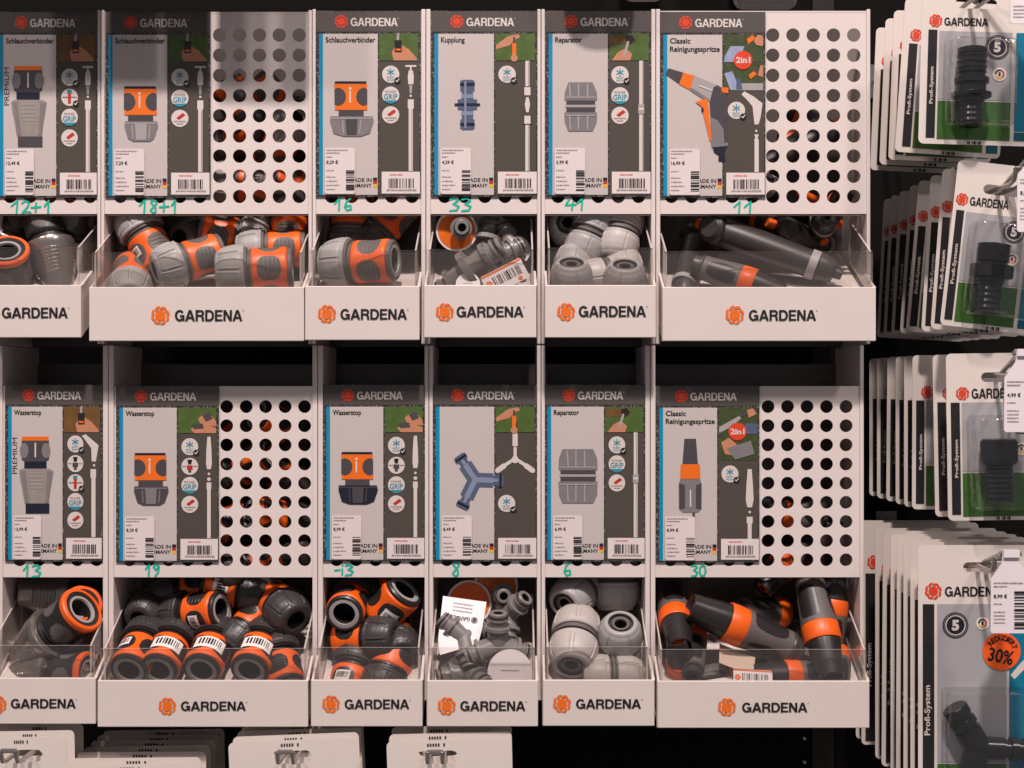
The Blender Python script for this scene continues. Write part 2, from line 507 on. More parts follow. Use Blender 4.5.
# ------------------------------------------------------------------ dispensers
TF, TB, RISE = -0.03, 0.034, 0.040          # bin front, rear end of the acrylic sides, rise of the sloping bin
def dispenser(name_no, bl, br, wl, wr, ytop, ybot, yend, hc, nh, hr, rows, hrad, hand, bn, emb, word, label):
    """one magazine: perforated front, two side sheets, back sheet, sloping bin with clear guard"""
    loc = W((bl + br) / 2, yend, 0.03)
    ORG[:] = [loc]
    root = thing('bin_dispenser', label, 'dispenser', loc, 'perforated dispensers in two rows of six')
    # perforated front with real holes
    p = MB()
    xl, xr = bl + wl, br - wr
    xs = [hc + hr * i for i in range(nh)]
    xb = [xl] + [(a + b) / 2 for a, b in zip(xs, xs[1:])] + [xr]
    yb = [ytop] + [(a + b) / 2 for a, b in zip(rows, rows[1:])] + [ybot]
    yb[0] = rows[0] - (rows[1] - rows[0]) / 2
    yb[-1] = rows[-1] + (rows[1] - rows[0]) / 2
    y0, y1 = -0.001, 0.001
    def P(x, y, d): q = W(x, y); q.y = d; return q
    N = 24
    ra = [2 * PI * i / N for i in range(N)]
    for i, cx in enumerate(xs):
        for j, cy in enumerate(rows):
            hole, sq = [], []
            for a in ra:
                c, s_ = math.cos(a), math.sin(a)
                m = max(abs(c), abs(s_))
                hole.append((cx + hrad * c, cy + hrad * s_))
                u, v = c / m, s_ / m
                sq.append((cx + (u * (xb[i + 1] - cx) if u > 0 else -u * (xb[i] - cx)), cy + (v * (yb[j + 1] - cy) if v > 0 else -v * (yb[j] - cy))))
            vs = [P(x, y, y0) for x, y in hole] + [P(x, y, y0) for x, y in sq] + [P(x, y, y1) for x, y in hole] + [P(x, y, y1) for x, y in sq]
            fs = []
            for k in range(N):
                l = (k + 1) % N
                fs += [(k, l, N + l, N + k), (2 * N + k, 3 * N + k, 3 * N + l, 2 * N + l), (k, 2 * N + k, 2 * N + l, l)]
            p.add(vs, fs, 'white')
    def slab(xa, ya, xc, yc):
        p.box((W(xa, 0).x, y0, W(0, yc).z), (W(xc, 0).x, y1, W(0, ya).z), 'white')
    slab(xl, ytop, xr, yb[0]); slab(xl, yb[-1], xr, ybot)
    p.box((W(xl, 0).x, -0.0012, W(0, ytop + 0.8).z), (W(xr, 0).x, 0.010, W(0, ytop - 0.8).z), 'white')     # folded top edge
    p.box((W(xl, 0).x, -0.001, W(0, ybot).z), (W(xr, 0).x, 0.008, W(0, ybot - 0.9).z), 'white')            # folded lower edge
    fp = part('perforated_front', p, root)
    h = Pad(plane(0, 0.0014)); handwriting(h, hand)
    part('handwritten_number', h, fp)
    for xa, xc in ((bl + 0.35, bl + wl - 0.05), (br - wr + 0.05, br - 0.35)):
        s = MB(); tb = 0.075
        s.box((W(xa, 0).x, -0.003, W(0, yend).z), (W(xc, 0).x, tb * D, W(0, ytop - 2.2 if ytop < 300 else 345.5).z), 'white')
        part('side_sheet', s, root, bevel=0.0006)
    s = MB()
    s.box((W(xl, 0).x, 0.072 * D, W(0, yend).z), (W(xr, 0).x, 0.0735 * D, W(0, ytop).z + 0.024), 'back')
    part('back_sheet', s, root)
    # sloping bin
    bx0, bx1, byt, byb, bya = bn
    yf, ybk = TF * D, TB * D
    slope = RISE / (ybk - yf)
    X0, X1 = W(bx0, 0, TF).x, W(bx1, 0, TF).x
    zt, zb, za = W(0, byt, TF).z, W(0, byb, TF).z, W(0, bya, TF).z
    def Z(z, y): return z + (y - yf) * slope
    b = MB()
    b.box((X0, yf, zb), (X1, yf + 0.0028, zt), 'cream_bin')
    for x in (X0, X1 - 0.0026):
        e = -0.004
        b.prism([(x, yf + 0.0028, zb), (x, yf + 0.0028, zt), (x, e, Z(zt, e)), (x, e, Z(zb, e))], (0.0026, 0, 0), 'cream_bin')
    yB = 0.071 * D
    fz = zt - 0.017
    xi0, xi1 = max(X0 + 0.003, W(xl, 0).x + 0.0005), min(X1 - 0.003, W(xr, 0).x - 0.0005)
    b.prism([(xi0, yf + 0.003, fz), (xi0, yB, Z(fz, yB)), (xi0, yB, Z(fz, yB) - 0.002), (xi0, yf + 0.003, fz - 0.002)], (xi1 - xi0, 0, 0), 'cream_bin')
    bo = part('bin', b, root, bevel=0.0007)
    q = Pad(plane(TF, 0.0006))
    if emb: q.emblem(*emb, 'orange_ink')
    if emb: part('emblem', q, bo)
    q = Pad(plane(TF, 0.0006)); q.wordmark(*word, 'ink'); part('lettering', q, bo)
    # clear guard: front pane and two side panes
    g = MB()
    th = 0.0016
    gx0, gx1 = xi0 + 0.0002, xi1 - 0.0002
    fx0, fx1 = X0 + 0.0024, X1 - 0.0024
    g.prism([(fx0, yf + 0.003, zt - 0.008), (fx1, yf + 0.003, zt - 0.008), (fx1, yf + 0.003, za), (fx0, yf + 0.003, za)], (0, th, 0), 'acrylic', 'acrylic_edge')
    for x in (fx0, fx1 - th):
        ya_ = yf + 0.003 + th
        e = -0.0045
        xx = gx0 if x == fx0 else gx1 - th
        xm = xx
        g.prism([(xm, ya_, zt - 0.008), (xm, ya_, za), (xm, ybk, Z(za, ybk)), (xm, ybk, Z(zt - 0.008, ybk))], (th, 0, 0), 'acrylic', 'acrylic_edge')
    part('clear_guard', g, root)
    BINS.append((bl, br, ytop < 300, xi0 + 0.002, xi1 - 0.002, yf + 0.0055, W(0, ybot).z))
    return root

rowsT = [35.3 + 20.15 * i for i in range(9)]
rowsB = [406.6 + 19.14 * i for i in range(9)]
hw = lambda s, xs, y0, y1: [(c, a, y0, b, y1) for c, (a, b) in zip(s, xs)]
DT = [
 (0, -6, 101.5, 3.5, 3.5, 13, 215, 344, 10.4, 5, 20, hw('12+1', [(12, 22), (22, 31), (32, 41), (45, 52)], 201, 213), (-26, 81, 285, 337.5, 247), (-9.5, 315, 9.5), (2, 307.5, 68, 318), '12+1'),
 (1, 101.5, 312.5, 3.5, 3.7, 13, 215, 344, 120.6, 10, 19.85, hw('18+1', [(140, 149), (150, 158), (160, 169), (172, 178)], 200, 213), (89, 304, 287, 341, 252), (160.5, 315.5, 9.5), (175, 310, 242.5, 321), '18+1'),
 (2, 312.5, 426, 3.7, 4.6, 12, 215, 344, 331.6, 5, 20.1, hw('16', [(335, 343), (344, 353)], 198.5, 210.5), (305, 419.5, 286, 340, 250), (327, 314, 9.3), (340.5, 309, 407, 319.5), '16'),
 (3, 426, 541, 4.6, 3.8, 12, 215, 344, 444.7, 5, 20.1, hw('33', [(449, 460), (461, 472)], 198.5, 211), (424, 536.5, 285, 337.5, 249), (444.8, 312.2, 9.2), (456.6, 306.5, 523.5, 317), '33'),
 (4, 541, 655.5, 3.8, 4.5, 12, 215, 344, 558, 5, 20.1, hw('41', [(565, 576), (577, 586)], 198.5, 210), (545, 656, 285, 337.5, 247.5), (566, 312, 9.2), (578.7, 306, 646, 316.8), '41'),
 (5, 655.5, 870, 4.5, 4.0, 12, 215, 344, 671.3, 10, 20.25, hw('11', [(734, 743.5), (744.5, 754.5)], 202, 213.5), (662.5, 876, 287, 341, 251), (734.7, 315, 9.5), (748.7, 310, 816, 320.6), '11'),
]
DB = [
 (0, 0, 109, 3.5, 5.4, 386.5, 578, 700, 19.8, 5, 19.2, hw('13', [(24, 31), (32, 42)], 565, 576.5), (-22, 95.5, 678, 724, 646), (-2, 704.5, 9), (11, 698.8, 76, 708), '13'),
 (1, 109, 318, 5.4, 5.3, 387, 578, 700, 129.6, 10, 19.45, hw('19', [(146, 152), (153, 161)], 564, 575.5), (97.5, 308, 680.5, 727, 649), (167.4, 706.2, 9), (181, 701.3, 246, 710.5), '19'),
 (2, 318, 429, 5.3, 4.3, 386.5, 578, 700, 336.6, 5, 19.55, hw('-i3', [(335, 340), (341, 344), (345, 354)], 564.5, 575), (311, 422.5, 680, 726.5, 648), (331, 704, 9), (344.7, 699.3, 409.3, 708.7), '13'),
 (3, 429, 541, 4.3, 4.1, 386.5, 578, 700, 447, 5, 19.5, hw('8', [(452, 460)], 561.5, 576), (427, 538, 680.5, 726.5, 648), (446.7, 706, 9.2), (460.3, 701, 525.3, 710.6), '8'),
 (4, 541, 650, 4.1, 5.1, 386.5, 578, 700, 558, 5, 19.4, hw('6', [(563.5, 572)], 562, 575.5), (543, 654.5, 680, 726, 647.5), (562, 703.6, 9.2), (576, 699, 641, 708.4), '6'),
 (5, 650, 863.5, 5.1, 4.2, 387, 578, 700, 670.4, 10, 19.5, hw('30', [(691, 698), (699, 706)], 565, 576), (657.5, 869.5, 681, 728, 650), (726.8, 707, 9.2), (742, 702.5, 807.3, 712), '30'),
]
def seen(n):
    return {'-i3': 'a smudged 13'}.get(n, n)
for d in DT:
    i, bl, br, wl, wr, yt, yb, ye, hc, nh, hr, hand, bn, emb, word, no = d
    w = 'Wide white' if nh == 10 else 'White'
    dispenser(i, bl, br, wl, wr, yt, yb, ye, hc, nh, hr, rowsT, 6.75, hand, bn, emb, word,
              f'{w} perforated sheet dispenser with sloping bin, handwritten {no} on its front, upper row')
for d in DB:
    i, bl, br, wl, wr, yt, yb, ye, hc, nh, hr, hand, bn, emb, word, no = d
    w = 'Wide white' if nh == 10 else 'White'
    t = 'a clear 13' if i == 0 else ('a smudged -13' if i == 2 else no)
    dispenser(i, bl, br, wl, wr, yt, yb, ye, hc, nh, hr, rowsB, 6.45, hand, bn, emb, word,
              f'{w} perforated sheet dispenser with sloping bin, handwritten {t} on its front, lower row')

# ------------------------------------------------------------------ product cards
def card(row, x0, w, pic, title, price, badges, scene, hose, label, dy=0):
    if row == 0:
        fn = lambda x, y, k: W(x0 + x * w / 105.0, y + dy) + Vector((0, -0.0030 - 0.00022 * k, 0))
    else:
        fn = lambda x, y, k: W(x0 + x * w / 105.0, 385.3 + dy + (y - 12) * 0.9505) + Vector((0, -0.0030 - 0.00022 * k, 0))
    yb = 198
    loc = fn(52, yb, 0); loc.y = -0.002
    ORG[:] = [loc]
    root = thing('product_card', label, 'card', loc, 'product cards in front of the dispensers')
    a, b = fn(0, 12.5, 0), fn(105, yb, 0)
    m = MB(); m.box((a.x, -0.0029, b.z), (b.x, -0.0013, a.z), 'foil')
    part('backing', m, root)
    P = lambda: Pad(fn)
    p = P(); p.rect(0.8, 13.2, 105, 33.5, 'header', 1); hd = part('header_band', p, root)
    q = P(); q.emblem(25.6, 23.3, 6.7, 'red_ink', 2); part('emblem', q, hd)
    q = P(); q.wordmark(35, 19.7, 82, 28, 'whiteink', 2); part('lettering', q, hd)
    p = P(); p.rect(3.6, 35.5, 7.4, 196.2, 'cyan', 1); p.rect(7.4, 35.5, 62, 196.2, 'ltpanel', 1)
    for i, s in enumerate(title):
        n = len(s); hgt = 7.2 if any(c in s for c in 'pg') else 5.6
        p.text(s, 10, 38.8 + 8.3 * i, 10 + 2.92 * n, 38.8 + 8.3 * i + hgt, 'ink', 2, 0.026)
    # MADE IN GERMANY and the flag
    p.text('MADE IN', 34, 179.5, 56, 183.4, 'ink', 2, 0.02); p.text('GERMANY', 31, 185, 56, 188.9, 'ink', 2, 0.02)
    for i, c in enumerate(('ink', 'flagred', 'gold')):
        p.rect(57.4, 179 + 3.3 * i, 61.4, 182.3 + 3.3 * i, c, 2)
    panel = part('picture_panel', p, root)
    p = P(); p.rect(63.5, 63, 103.4, 196.2, 'dkcol', 1); part('info_column', p, root)
    # picture of the goods (printed)
    p = P()
    if pic == 'gun' or pic == 'nozzle' or pic == '3way':
        def A(pts):
            return [((x - x0) * 105.0 / w, (y if row == 0 else 12 + (y - 385.3) / 0.9505)) for x, y in pts]
        if pic == 'gun':
            p.poly(A([(665, 75), (668, 69), (683.5, 73.5), (679, 85)]), 'g1', 3)
            p.poly(A([(683, 73.4), (694, 76.4), (689.5, 90.5), (678.5, 85)]), 'orange_ink', 4)
            p.poly(A([(694, 76.4), (716, 85.5), (722, 88), (719, 100), (709, 103), (689.5, 90.5)]), 'g3', 3)
            p.poly(A([(690.5, 88), (709, 100), (707, 102.5), (689.5, 91)]), 'g2', 4)
            p.line(A([(699, 86.5), (711.5, 91.2)]), 1.4, 'whiteink', 5)
            p.poly(A([(720.5, 88), (728, 88.5), (727.5, 94), (721.5, 93)]), 'orange_ink', 5)
            p.poly(A([(709, 103), (713, 88), (717, 86), (723, 90), (727, 98), (726.5, 125), (728, 145), (712, 146), (710, 118)]), 'g1', 4)
            p.poly(A([(710.5, 118), (717, 121), (723, 130), (723.8, 143.5), (727.6, 143.2), (727.6, 146.5), (711, 148), (709.5, 130)]), 'g2', 5)
            p.poly(A([(712, 147.5), (726.5, 146), (724, 153), (725, 162), (718, 162), (718, 156), (713.5, 153)]), 'navy', 4)
            p.poly(A([(695, 102.5), (706.5, 99.3), (708, 108), (711, 142), (709.3, 141), (701, 107)]), 'orange_ink', 6)
            p.poly(A([(700.5, 109), (702.5, 108.3), (703.5, 112.3), (701.5, 112.8)]), 'navy', 7)
        if pic == 'nozzle':
            p.poly(A([(684, 438.6), (695.5, 438.6), (697.5, 464), (682, 464)]), 'g1', 3)
            p.poly(A([(680.3, 464), (699.3, 464), (699.8, 478.5), (679.8, 478.5)]), 'orange_ink', 4)
            p.poly(A([(680, 478.5), (699.5, 478.5), (701.2, 484), (701, 508), (698, 512), (682, 512), (678.4, 508), (678.2, 484)]), 'g2', 3)
            p.poly(A([(679, 483), (684.5, 485), (684.5, 508), (679, 509)]), 'g1', 4)
            p.poly(A([(695.5, 485), (701, 483), (701, 509), (695.5, 508)]), 'g1', 4)
            p.line(A([(690, 490), (690, 506)]), 1.5, 'whiteink', 5)
            p.rect(*A([(692, 512)])[0], *A([(694.5, 526)])[0], 'g1', 3)
        if pic == '3way':
            c = (475.4, 480.5)
            for (ex, ey) in ((459, 456), (461.5, 509), (504, 481.5)):
                dx, dy2 = ex - c[0], ey - c[1]
                l = math.hypot(dx, dy2); dx /= l; dy2 /= l
                def seg(a_, b_, w_, m_, k_):
                    pa = [(c[0] + dx * a_ - dy2 * w_, c[1] + dy2 * a_ + dx * w_), (c[0] + dx * b_ - dy2 * w_, c[1] + dy2 * b_ + dx * w_),
                          (c[0] + dx * b_ + dy2 * w_, c[1] + dy2 * b_ - dx * w_), (c[0] + dx * a_ + dy2 * w_, c[1] + dy2 * a_ - dx * w_)]
                    p.poly(A(pa), m_, k_)
                seg(0, l * .62, 7, 'steelblue', 3); seg(0, l * .62, 2.6, 'steelblue_lt', 4)
                seg(l * .62, l, 4.6, 'steelblue', 3); seg(l * .78, l * .98, 6.3, 'steelblue', 4)
                seg(l * .84, l * .92, 6.5, 'navy', 5); seg(l * .62, l * .8, 1.6, 'steelblue_lt', 5)
    elif pic in ('premium', 'premium_stop'):
        p.poly([(18.5, 66.8), (47, 66.8), (47.3, 71), (18.2, 71)], 'orange_ink', 3)
        p.poly([(18.2, 71), (47.4, 71), (47.6, 91), (44, 93), (21.5, 93), (18.2, 91)], 'g1', 3)
        for cx in (21, 44.5): p.disc(cx, 81.5, 4.6, 'g2', 4, ry=8)
        p.line([(33, 74), (33, 88)], 1.6, 'whiteink', 4)
        p.rect(21, 93, 45, 100.5, 'navy', 3)
        p.poly([(15.5, 103), (18, 100.5), (48, 100.5), (52.5, 103), (50, 118), (49, 122), (47.5, 137), (21.5, 137), (18.5, 120), (16.5, 112)], 'silverpix', 3)
        for i in range(5): p.line([(26, 105 + 4 * i), (42, 105 + 4 * i)], 1.1, 'g3', 4)
        p.poly([(17, 103), (22, 103), (26, 136), (22, 136)], 'g2', 4); p.poly([(46, 103), (51.5, 104), (47, 136), (44, 136)], 'g2', 4)
        p.rect(22.5, 137, 48, 147.5, 'g1' if pic == 'premium' else 'navy', 3)
        p.text('PREMIUM', 8.2, 68, 13.4, 106, 'ink', 2, 0.0, 90)
    elif pic in ('connector', 'connector_big', 'stop', 'stop_dark'):
        wd = {'connector': 0, 'connector_big': 5, 'stop': 1, 'stop_dark': 3.5}[pic]
        oy = -4 if pic != 'connector' else 0
        nut, nl = {'connector': ('g2', 'g3'), 'connector_big': ('g2', 'g3'), 'stop': ('g1', 'g2'), 'stop_dark': ('navy', 'g1')}[pic]
        p.poly([(19.5, 87 + oy), (50.5, 87 + oy), (51, 90 + oy), (19, 90 + oy)], 'navy', 3)
        p.poly([(18.8, 89.6 + oy), (51.4, 89.6 + oy), (51.8, 115.6 + oy), (19.4, 115.6 + oy)], 'orange_ink', 4)
        p.poly([(19, 95 + oy)] + ellipse(22, 102.5 + oy, 8.4, 9, 14, -PI / 2, PI / 2) + [(19, 110 + oy)], 'g1', 5)
        p.poly([(51.6, 110 + oy)] + ellipse(49, 102.5 + oy, 8.4, 9, 14, PI / 2, 3 * PI / 2) + [(51.6, 95 + oy)], 'g1', 5)
        p.line([(34.5, 97 + oy), (34.5, 108 + oy)], 1.6, 'whiteink', 5); p.disc(34.5, 94.3 + oy, 1.4, 'whiteink', 5)
        p.rect(23, 115.6 + oy, 48, 123 + oy, 'g1', 3)
        y0 = 122 + oy
        p.poly([(20 - wd, y0), (52 + wd, y0), (53 + wd, y0 + 5), (49 + wd, y0 + 17), (45, y0 + 20), (28, y0 + 20), (23 - wd, y0 + 17), (19.6 - wd, y0 + 5)], nut, 4)
        p.poly([(30, y0 + 2), (42, y0 + 2), (41, y0 + 18.5), (31, y0 + 18.5)], 'g1' if pic == 'connector_big' else nl, 5)
        p.line([(21 - wd, y0 + 2), (51 + wd, y0 + 2)], 1.2, nl, 5)
        p.line([(27, y0 + 4), (28, y0 + 17)], 1.1, nl, 5); p.line([(45, y0 + 4), (44, y0 + 17)], 1.1, nl, 5)
    elif pic == 'coupling':
        for (xa, xb_, ya, yb2, mt) in ((30.5, 41.5, 81.5, 131.5, 'steelblue'), (29, 43, 82.5, 93, 'steelblue'), (28.8, 43.2, 84.5, 87.5, 'navy'), (29, 43, 121, 130.5, 'steelblue'),
                                       (28.8, 43.2, 124.5, 127.5, 'navy'), (26.5, 45.5, 101, 111.5, 'steelblue'), (23.5, 48.5, 105, 107.5, 'navy'), (30, 42, 96, 100, 'steelblue_lt'), (30, 42, 113, 117, 'steelblue_lt')):
            p.rect(xa, ya, xb_, yb2, mt, 3 if mt == 'steelblue' else 4)
        p.rect(33, 83, 35, 130, 'steelblue_lt', 5)
    elif pic in ('reparator', 'reparator_big'):
        e = 0 if pic == 'reparator' else 4
        y0, y1 = 84 - e, 133 + e
        p.poly([(23 - e, y0), (47 + e, y0), (51 + e, y0 + 10), (51.5 + e, 102), (19 - e, 102), (19.5 - e, y0 + 10)], 'g2', 3)
        p.rect(21 - e, 102, 49.5 + e, 114, 'g1', 3); p.rect(20 - e, 106.5, 50.5 + e, 109, 'g3', 4)
        p.poly([(19 - e, 114), (51.5 + e, 114), (51 + e, y1 - 9), (47 + e, y1), (23 - e, y1), (19.5 - e, y1 - 9)], 'g2', 3)
        for ya, yb2 in ((y0 + 2, 99), (117, y1 - 2)):
            for xx in (25, 33, 42): p.line([(xx - (1 if xx < 30 else 0), ya), (xx, yb2)], 1.3, 'g3', 4)
            p.line([(21 - e, (99 if ya < 100 else 117)), (49.5 + e, (99 if ya < 100 else 117))], 1.2, 'g3', 4)
    part('product_picture', p, panel)
    # small photo(s)
    p = P()
    if scene in ('brown', 'green', 'green2', 'pair'):
        p.rect(63.6, 35.5, 102.5, 62.2, 'brownpix' if scene == 'brown' else 'greenpix', 2)
        if scene == 'pair':
            p.poly([(84, 47), (90, 42), (98, 44), (102.5, 50), (102.5, 55), (92, 54), (86, 52)], 'skinpix', 3)
            p.poly([(82, 55), (92, 53), (102.5, 57), (102.5, 62.2), (80, 62.2), (76, 58)], 'skinpix', 3)
            p.poly([(88, 43), (96, 41), (99, 47), (92, 50)], 'g1', 4); p.poly([(78, 53), (88, 52), (90, 57), (80, 58)], 'g1', 4)
        elif scene == 'green2':
            p.poly([(64, 47), (76, 38), (86, 36), (88, 39), (82, 42), (78, 47), (64, 51)], 'skinpix', 3)
            p.rect(80, 45, 84, 58, 'orange_ink', 4); p.rect(81, 39, 83, 62, 'g1', 3); p.disc(82, 60, 3.5, 'skinpix', 4)
        else:
            p.poly([(78, 62.2), (76, 54), (79, 49), (86, 47), (93, 51), (101, 60), (101, 62.2)], 'skinpix', 3)
            p.rect(79, 42, 86, 54, 'black', 4); p.rect(80, 50.5, 85, 52.5, 'orange_ink', 5)
            p.line([(82, 42), (82.5, 36)], 2.4, 'g3', 3)
    elif scene == 'dark':
        p.rect(63.6, 35.5, 102.5, 62.2, 'greenpix', 2)
        p.poly([(64, 38), (80, 37), (90, 40), (88, 45), (74, 46), (64, 46)], 'brownpix', 3)
        p.poly([(80, 38), (86, 37), (89, 42), (84, 46), (80, 44)], 'black', 4)
        p.poly([(66, 62.2), (72, 54), (80, 50), (86, 56), (84, 62.2)], 'skinpix', 4); p.line([(78, 58), (82, 44)], 2.5, 'g3', 5)
    elif scene in ('two', 'two_b'):
        p.rect(63.8, 35.2, 102.5, 63, 'leafpix', 2); p.rect(63.8, 64.4, 102.5, 91, 'leafpix', 2)
        if scene == 'two':
            p.poly([(64, 58), (70, 47), (84, 47), (78, 62.8), (64, 62.8)], 'bluepix', 3)
            p.poly([(86, 40), (92, 36), (95, 39), (88, 45)], 'orange_ink', 4); p.poly([(93, 42), (97, 35.6), (102.4, 37), (102.4, 47), (96, 46)], 'skinpix', 4)
            p.poly([(64, 74), (72, 72), (76, 82), (80, 90.8), (70, 90.8)], 'bluepix', 3); p.poly([(76, 78), (80, 80), (82, 90), (76, 90)], 'steelblue', 4)
            p.poly([(88, 76), (94, 71), (97, 74), (90, 80)], 'orange_ink', 4); p.poly([(93, 72), (97, 70), (98, 75)], 'g1', 5); p.poly([(97, 76), (100, 66), (102.4, 66), (102.4, 78)], 'skinpix', 4)
            p.rect(80, 84, 102.5, 91, 'g3', 3)
        else:
            p.poly([(64, 56), (74, 50), (88, 42), (86, 47), (76, 56), (64, 62)], 'g3', 3); p.line([(86, 44), (95, 40)], 3, 'g1', 4)
            p.poly([(92, 38), (98, 36), (102, 42), (94, 46)], 'skinpix', 4); p.rect(90, 52, 102.5, 63, 'steelblue', 3)
            p.poly([(66, 72), (74, 67), (82, 74), (80, 86), (70, 84)], 'skinpix', 3); p.poly([(72, 78), (96, 70), (100, 84), (80, 90)], 'g2', 4)
    part('photo', p, root)
    # round badges
    for kind, by, bx in badges:
        p = P(); r = 8.6; p.disc(bx, by, r, 'whiteink', 3, ry=r * (1 if row == 0 else 1.04))
        if kind == 'frost':
            for a in range(3):
                c, s_ = math.cos(a * PI / 3 + PI / 6), math.sin(a * PI / 3 + PI / 6)
                p.line([(bx - 3.6 * c, by - 2.2 - 3.6 * s_), (bx + 3.6 * c, by - 2.2 + 3.6 * s_)], 1.0, 'cyanink', 4)
            p.text('FROST', bx - 3.8, by + 2.2, bx + 3.8, by + 4.2, 'cyanink', 4, 0.0); p.text('PROOF', bx - 3.6, by + 4.9, bx + 3.6, by + 6.9, 'cyanink', 4, 0.0)
            p.disc(bx + 6.7, by + 6.2, 3.1, 'ink', 5); p.line([(bx + 5.2, by + 6.2), (bx + 6.4, by + 7.5), (bx + 8.3, by + 4.9)], 0.9, 'whiteink', 6)
        elif kind == 'grip':
            p.text('POWER', bx - 5.4, by - 4.6, bx + 5.4, by - 2.0, 'greyink', 4, 0.0); p.text('GRIP', bx - 6.8, by - 1.2, bx + 6.8, by + 4.3, 'cyanink', 4, 0.02)
            p.poly(ellipse(bx, by, 8.5, 8.5, 12, R(38), R(142)), 'cyanink', 4)
        elif kind == 'hose':
            p.poly([(bx - 3.5, by - 0.5), (bx + 3, by - 5.5), (bx + 5.5, by - 3.2), (bx - 1, by + 1.5)], 'flagred', 4)
            p.dashes(bx - 6, by + 2.4, bx + 6, 1.2, 'greyink', 4, 3); p.dashes(bx - 3, by + 4.8, bx + 3, 1.2, 'greyink', 4, 4)
        elif kind == 'tap':
            p.rect(bx - 7.5, by - 0.6, bx + 7.5, by + 0.6, 'greyink', 4); p.rect(bx - 1.5, by - 5, bx + 1.5, by + 6, 'flagred', 5); p.rect(bx - 2.2, by - 7.5, bx + 2.2, by - 4, 'cyanink', 5)
            p.disc(bx + 6.7, by + 6.2, 3.1, 'ink', 5); p.line([(bx + 5.2, by + 6.2), (bx + 6.4, by + 7.5), (bx + 8.3, by + 4.9)], 0.9, 'whiteink', 6)
        elif kind == 'stop':
            p.poly([(bx - 2.5, by - 7), (bx + 2.5, by - 7), (bx + 1.5, by - 2), (bx - 1.5, by - 2)], 'ink', 4); p.rect(bx - 3, by - 1, bx + 3, by + 3.5, 'flagred' if pic == 'stop' else 'g1', 4); p.rect(bx - 1.5, by + 3.5, bx + 1.5, by + 6.5, 'g1', 4)
            p.line([(bx - 7.5, by), (bx - 4, by)], 0.8, 'greyink', 4); p.line([(bx + 4, by), (bx + 7.5, by)], 0.8, 'greyink', 4)
        elif kind == '2in1':
            p.ms.clear(); p.v.clear(); p.f.clear(); p.m.clear()
            p.disc(bx, by, 9.2, 'red_ink', 5); p.text('2in1', bx - 7.2, by - 3.2, bx + 7.2, by + 3.0, 'whiteink', 6, 0.035)
        part('badge', p, root)
    # line drawing of tap, fitting and hose
    p = P(); hx = 95; c = 'whiteink'
    if hose == 'tap':
        p.rect(hx - 5.5, 66.8, hx + 5.5, 68.6, c, 2); p.rect(hx - 0.8, 68.6, hx + 0.8, 72, c, 2)
        p.poly([(hx - 2, 72), (hx + 2, 72), (hx + 3, 78), (hx + 2.6, 86), (hx - 2.6, 86), (hx - 3, 78)], c, 2)
        p.poly([(hx - 1.6, 87), (hx + 1.6, 87), (hx + 1, 95), (hx - 1, 95)], 'g3', 2); p.disc(hx, 97.5, 1.2, c, 2)
        p.rect(hx - 3, 101, hx + 3, 110, c, 2); p.rect(hx - 2.1, 110, hx + 2.1, 172.5, c, 2); p.rect(hx + 0.9, 111, hx + 1.4, 172, 'greyink', 3)
    elif hose in ('joint', 'repair'):
        p.rect(hx - 2, 62.5, hx + 2, 172.5, c, 2); p.rect(hx + 0.8, 63, hx + 1.3, 172, 'greyink', 3)
        if hose == 'joint':
            p.rect(hx - 4, 88, hx + 4, 126, 'dkcol', 4)
            p.rect(hx - 3, 89, hx + 3, 97, c, 5); p.poly([(hx - 1.2, 99), (hx + 1.2, 99), (hx + 2.6, 106), (hx + 1.2, 114), (hx - 1.2, 114), (hx - 2.6, 106)], c, 5); p.rect(hx - 3, 117.5, hx + 3, 125.5, c, 5)
        else:
            p.rect(hx - 2.9, 106, hx + 2.9, 115.5, 'g3', 4); p.rect(hx - 2.5, 109.5, hx + 2.5, 112, c, 5)
    elif hose == 'gun':
        p.poly([(hx - 14, 95), (hx - 11, 92), (hx - 2, 97), (hx + 7, 104), (hx + 5, 118), (hx + 3, 125), (hx - 1, 125), (hx - 3, 107), (hx - 8, 101)], c, 2)
        p.disc(hx + 0.8, 131.5, 1.2, c, 2); p.poly([(hx - 1.5, 135), (hx + 3.5, 135), (hx + 2, 138), (hx + 3.4, 141), (hx - 1.6, 141), (hx, 138)], c, 2)
        p.rect(hx - 1, 141, hx + 3.2, 172.5, c, 2)
    elif hose == 'pistol':
        p.poly([(hx - 12, 66), (hx - 8, 64.5), (hx + 6, 76), (hx + 4.5, 84), (hx + 3, 93), (hx - 1.5, 93), (hx - 2, 79)], c, 2)
        p.disc(hx + 1, 97, 1.3, c, 2); p.rect(hx - 2.8, 101, hx + 3.2, 110, c, 2); p.rect(hx - 1.8, 110, hx + 2.6, 172.5, c, 2)
    elif hose == 'spray':
        p.poly([(hx - 1.6, 66), (hx + 1.6, 66), (hx + 2.6, 80), (hx + 3, 94), (hx + 2, 100), (hx - 2, 100), (hx - 3, 94), (hx - 2.6, 80)], c, 2)
        p.disc(hx, 105, 1.3, c, 2); p.disc(hx, 110.5, 1.9, c, 2); p.rect(hx - 2.4, 114, hx + 2.4, 121, c, 2); p.rect(hx - 1.8, 121, hx + 1.8, 172.5, c, 2)
    elif hose == 'nozzle':
        p.poly([(hx - 2, 100), (hx + 2, 100), (hx + 3.3, 117), (hx + 4, 132), (hx + 2.4, 140), (hx - 2.4, 140), (hx - 4, 132), (hx - 3.3, 117)], c, 2)
        p.disc(hx, 145, 1.3, c, 2); p.rect(hx - 3, 150, hx + 3, 157, c, 2); p.rect(hx - 2, 157, hx + 2, 186, c, 2)
    elif hose == 'y':
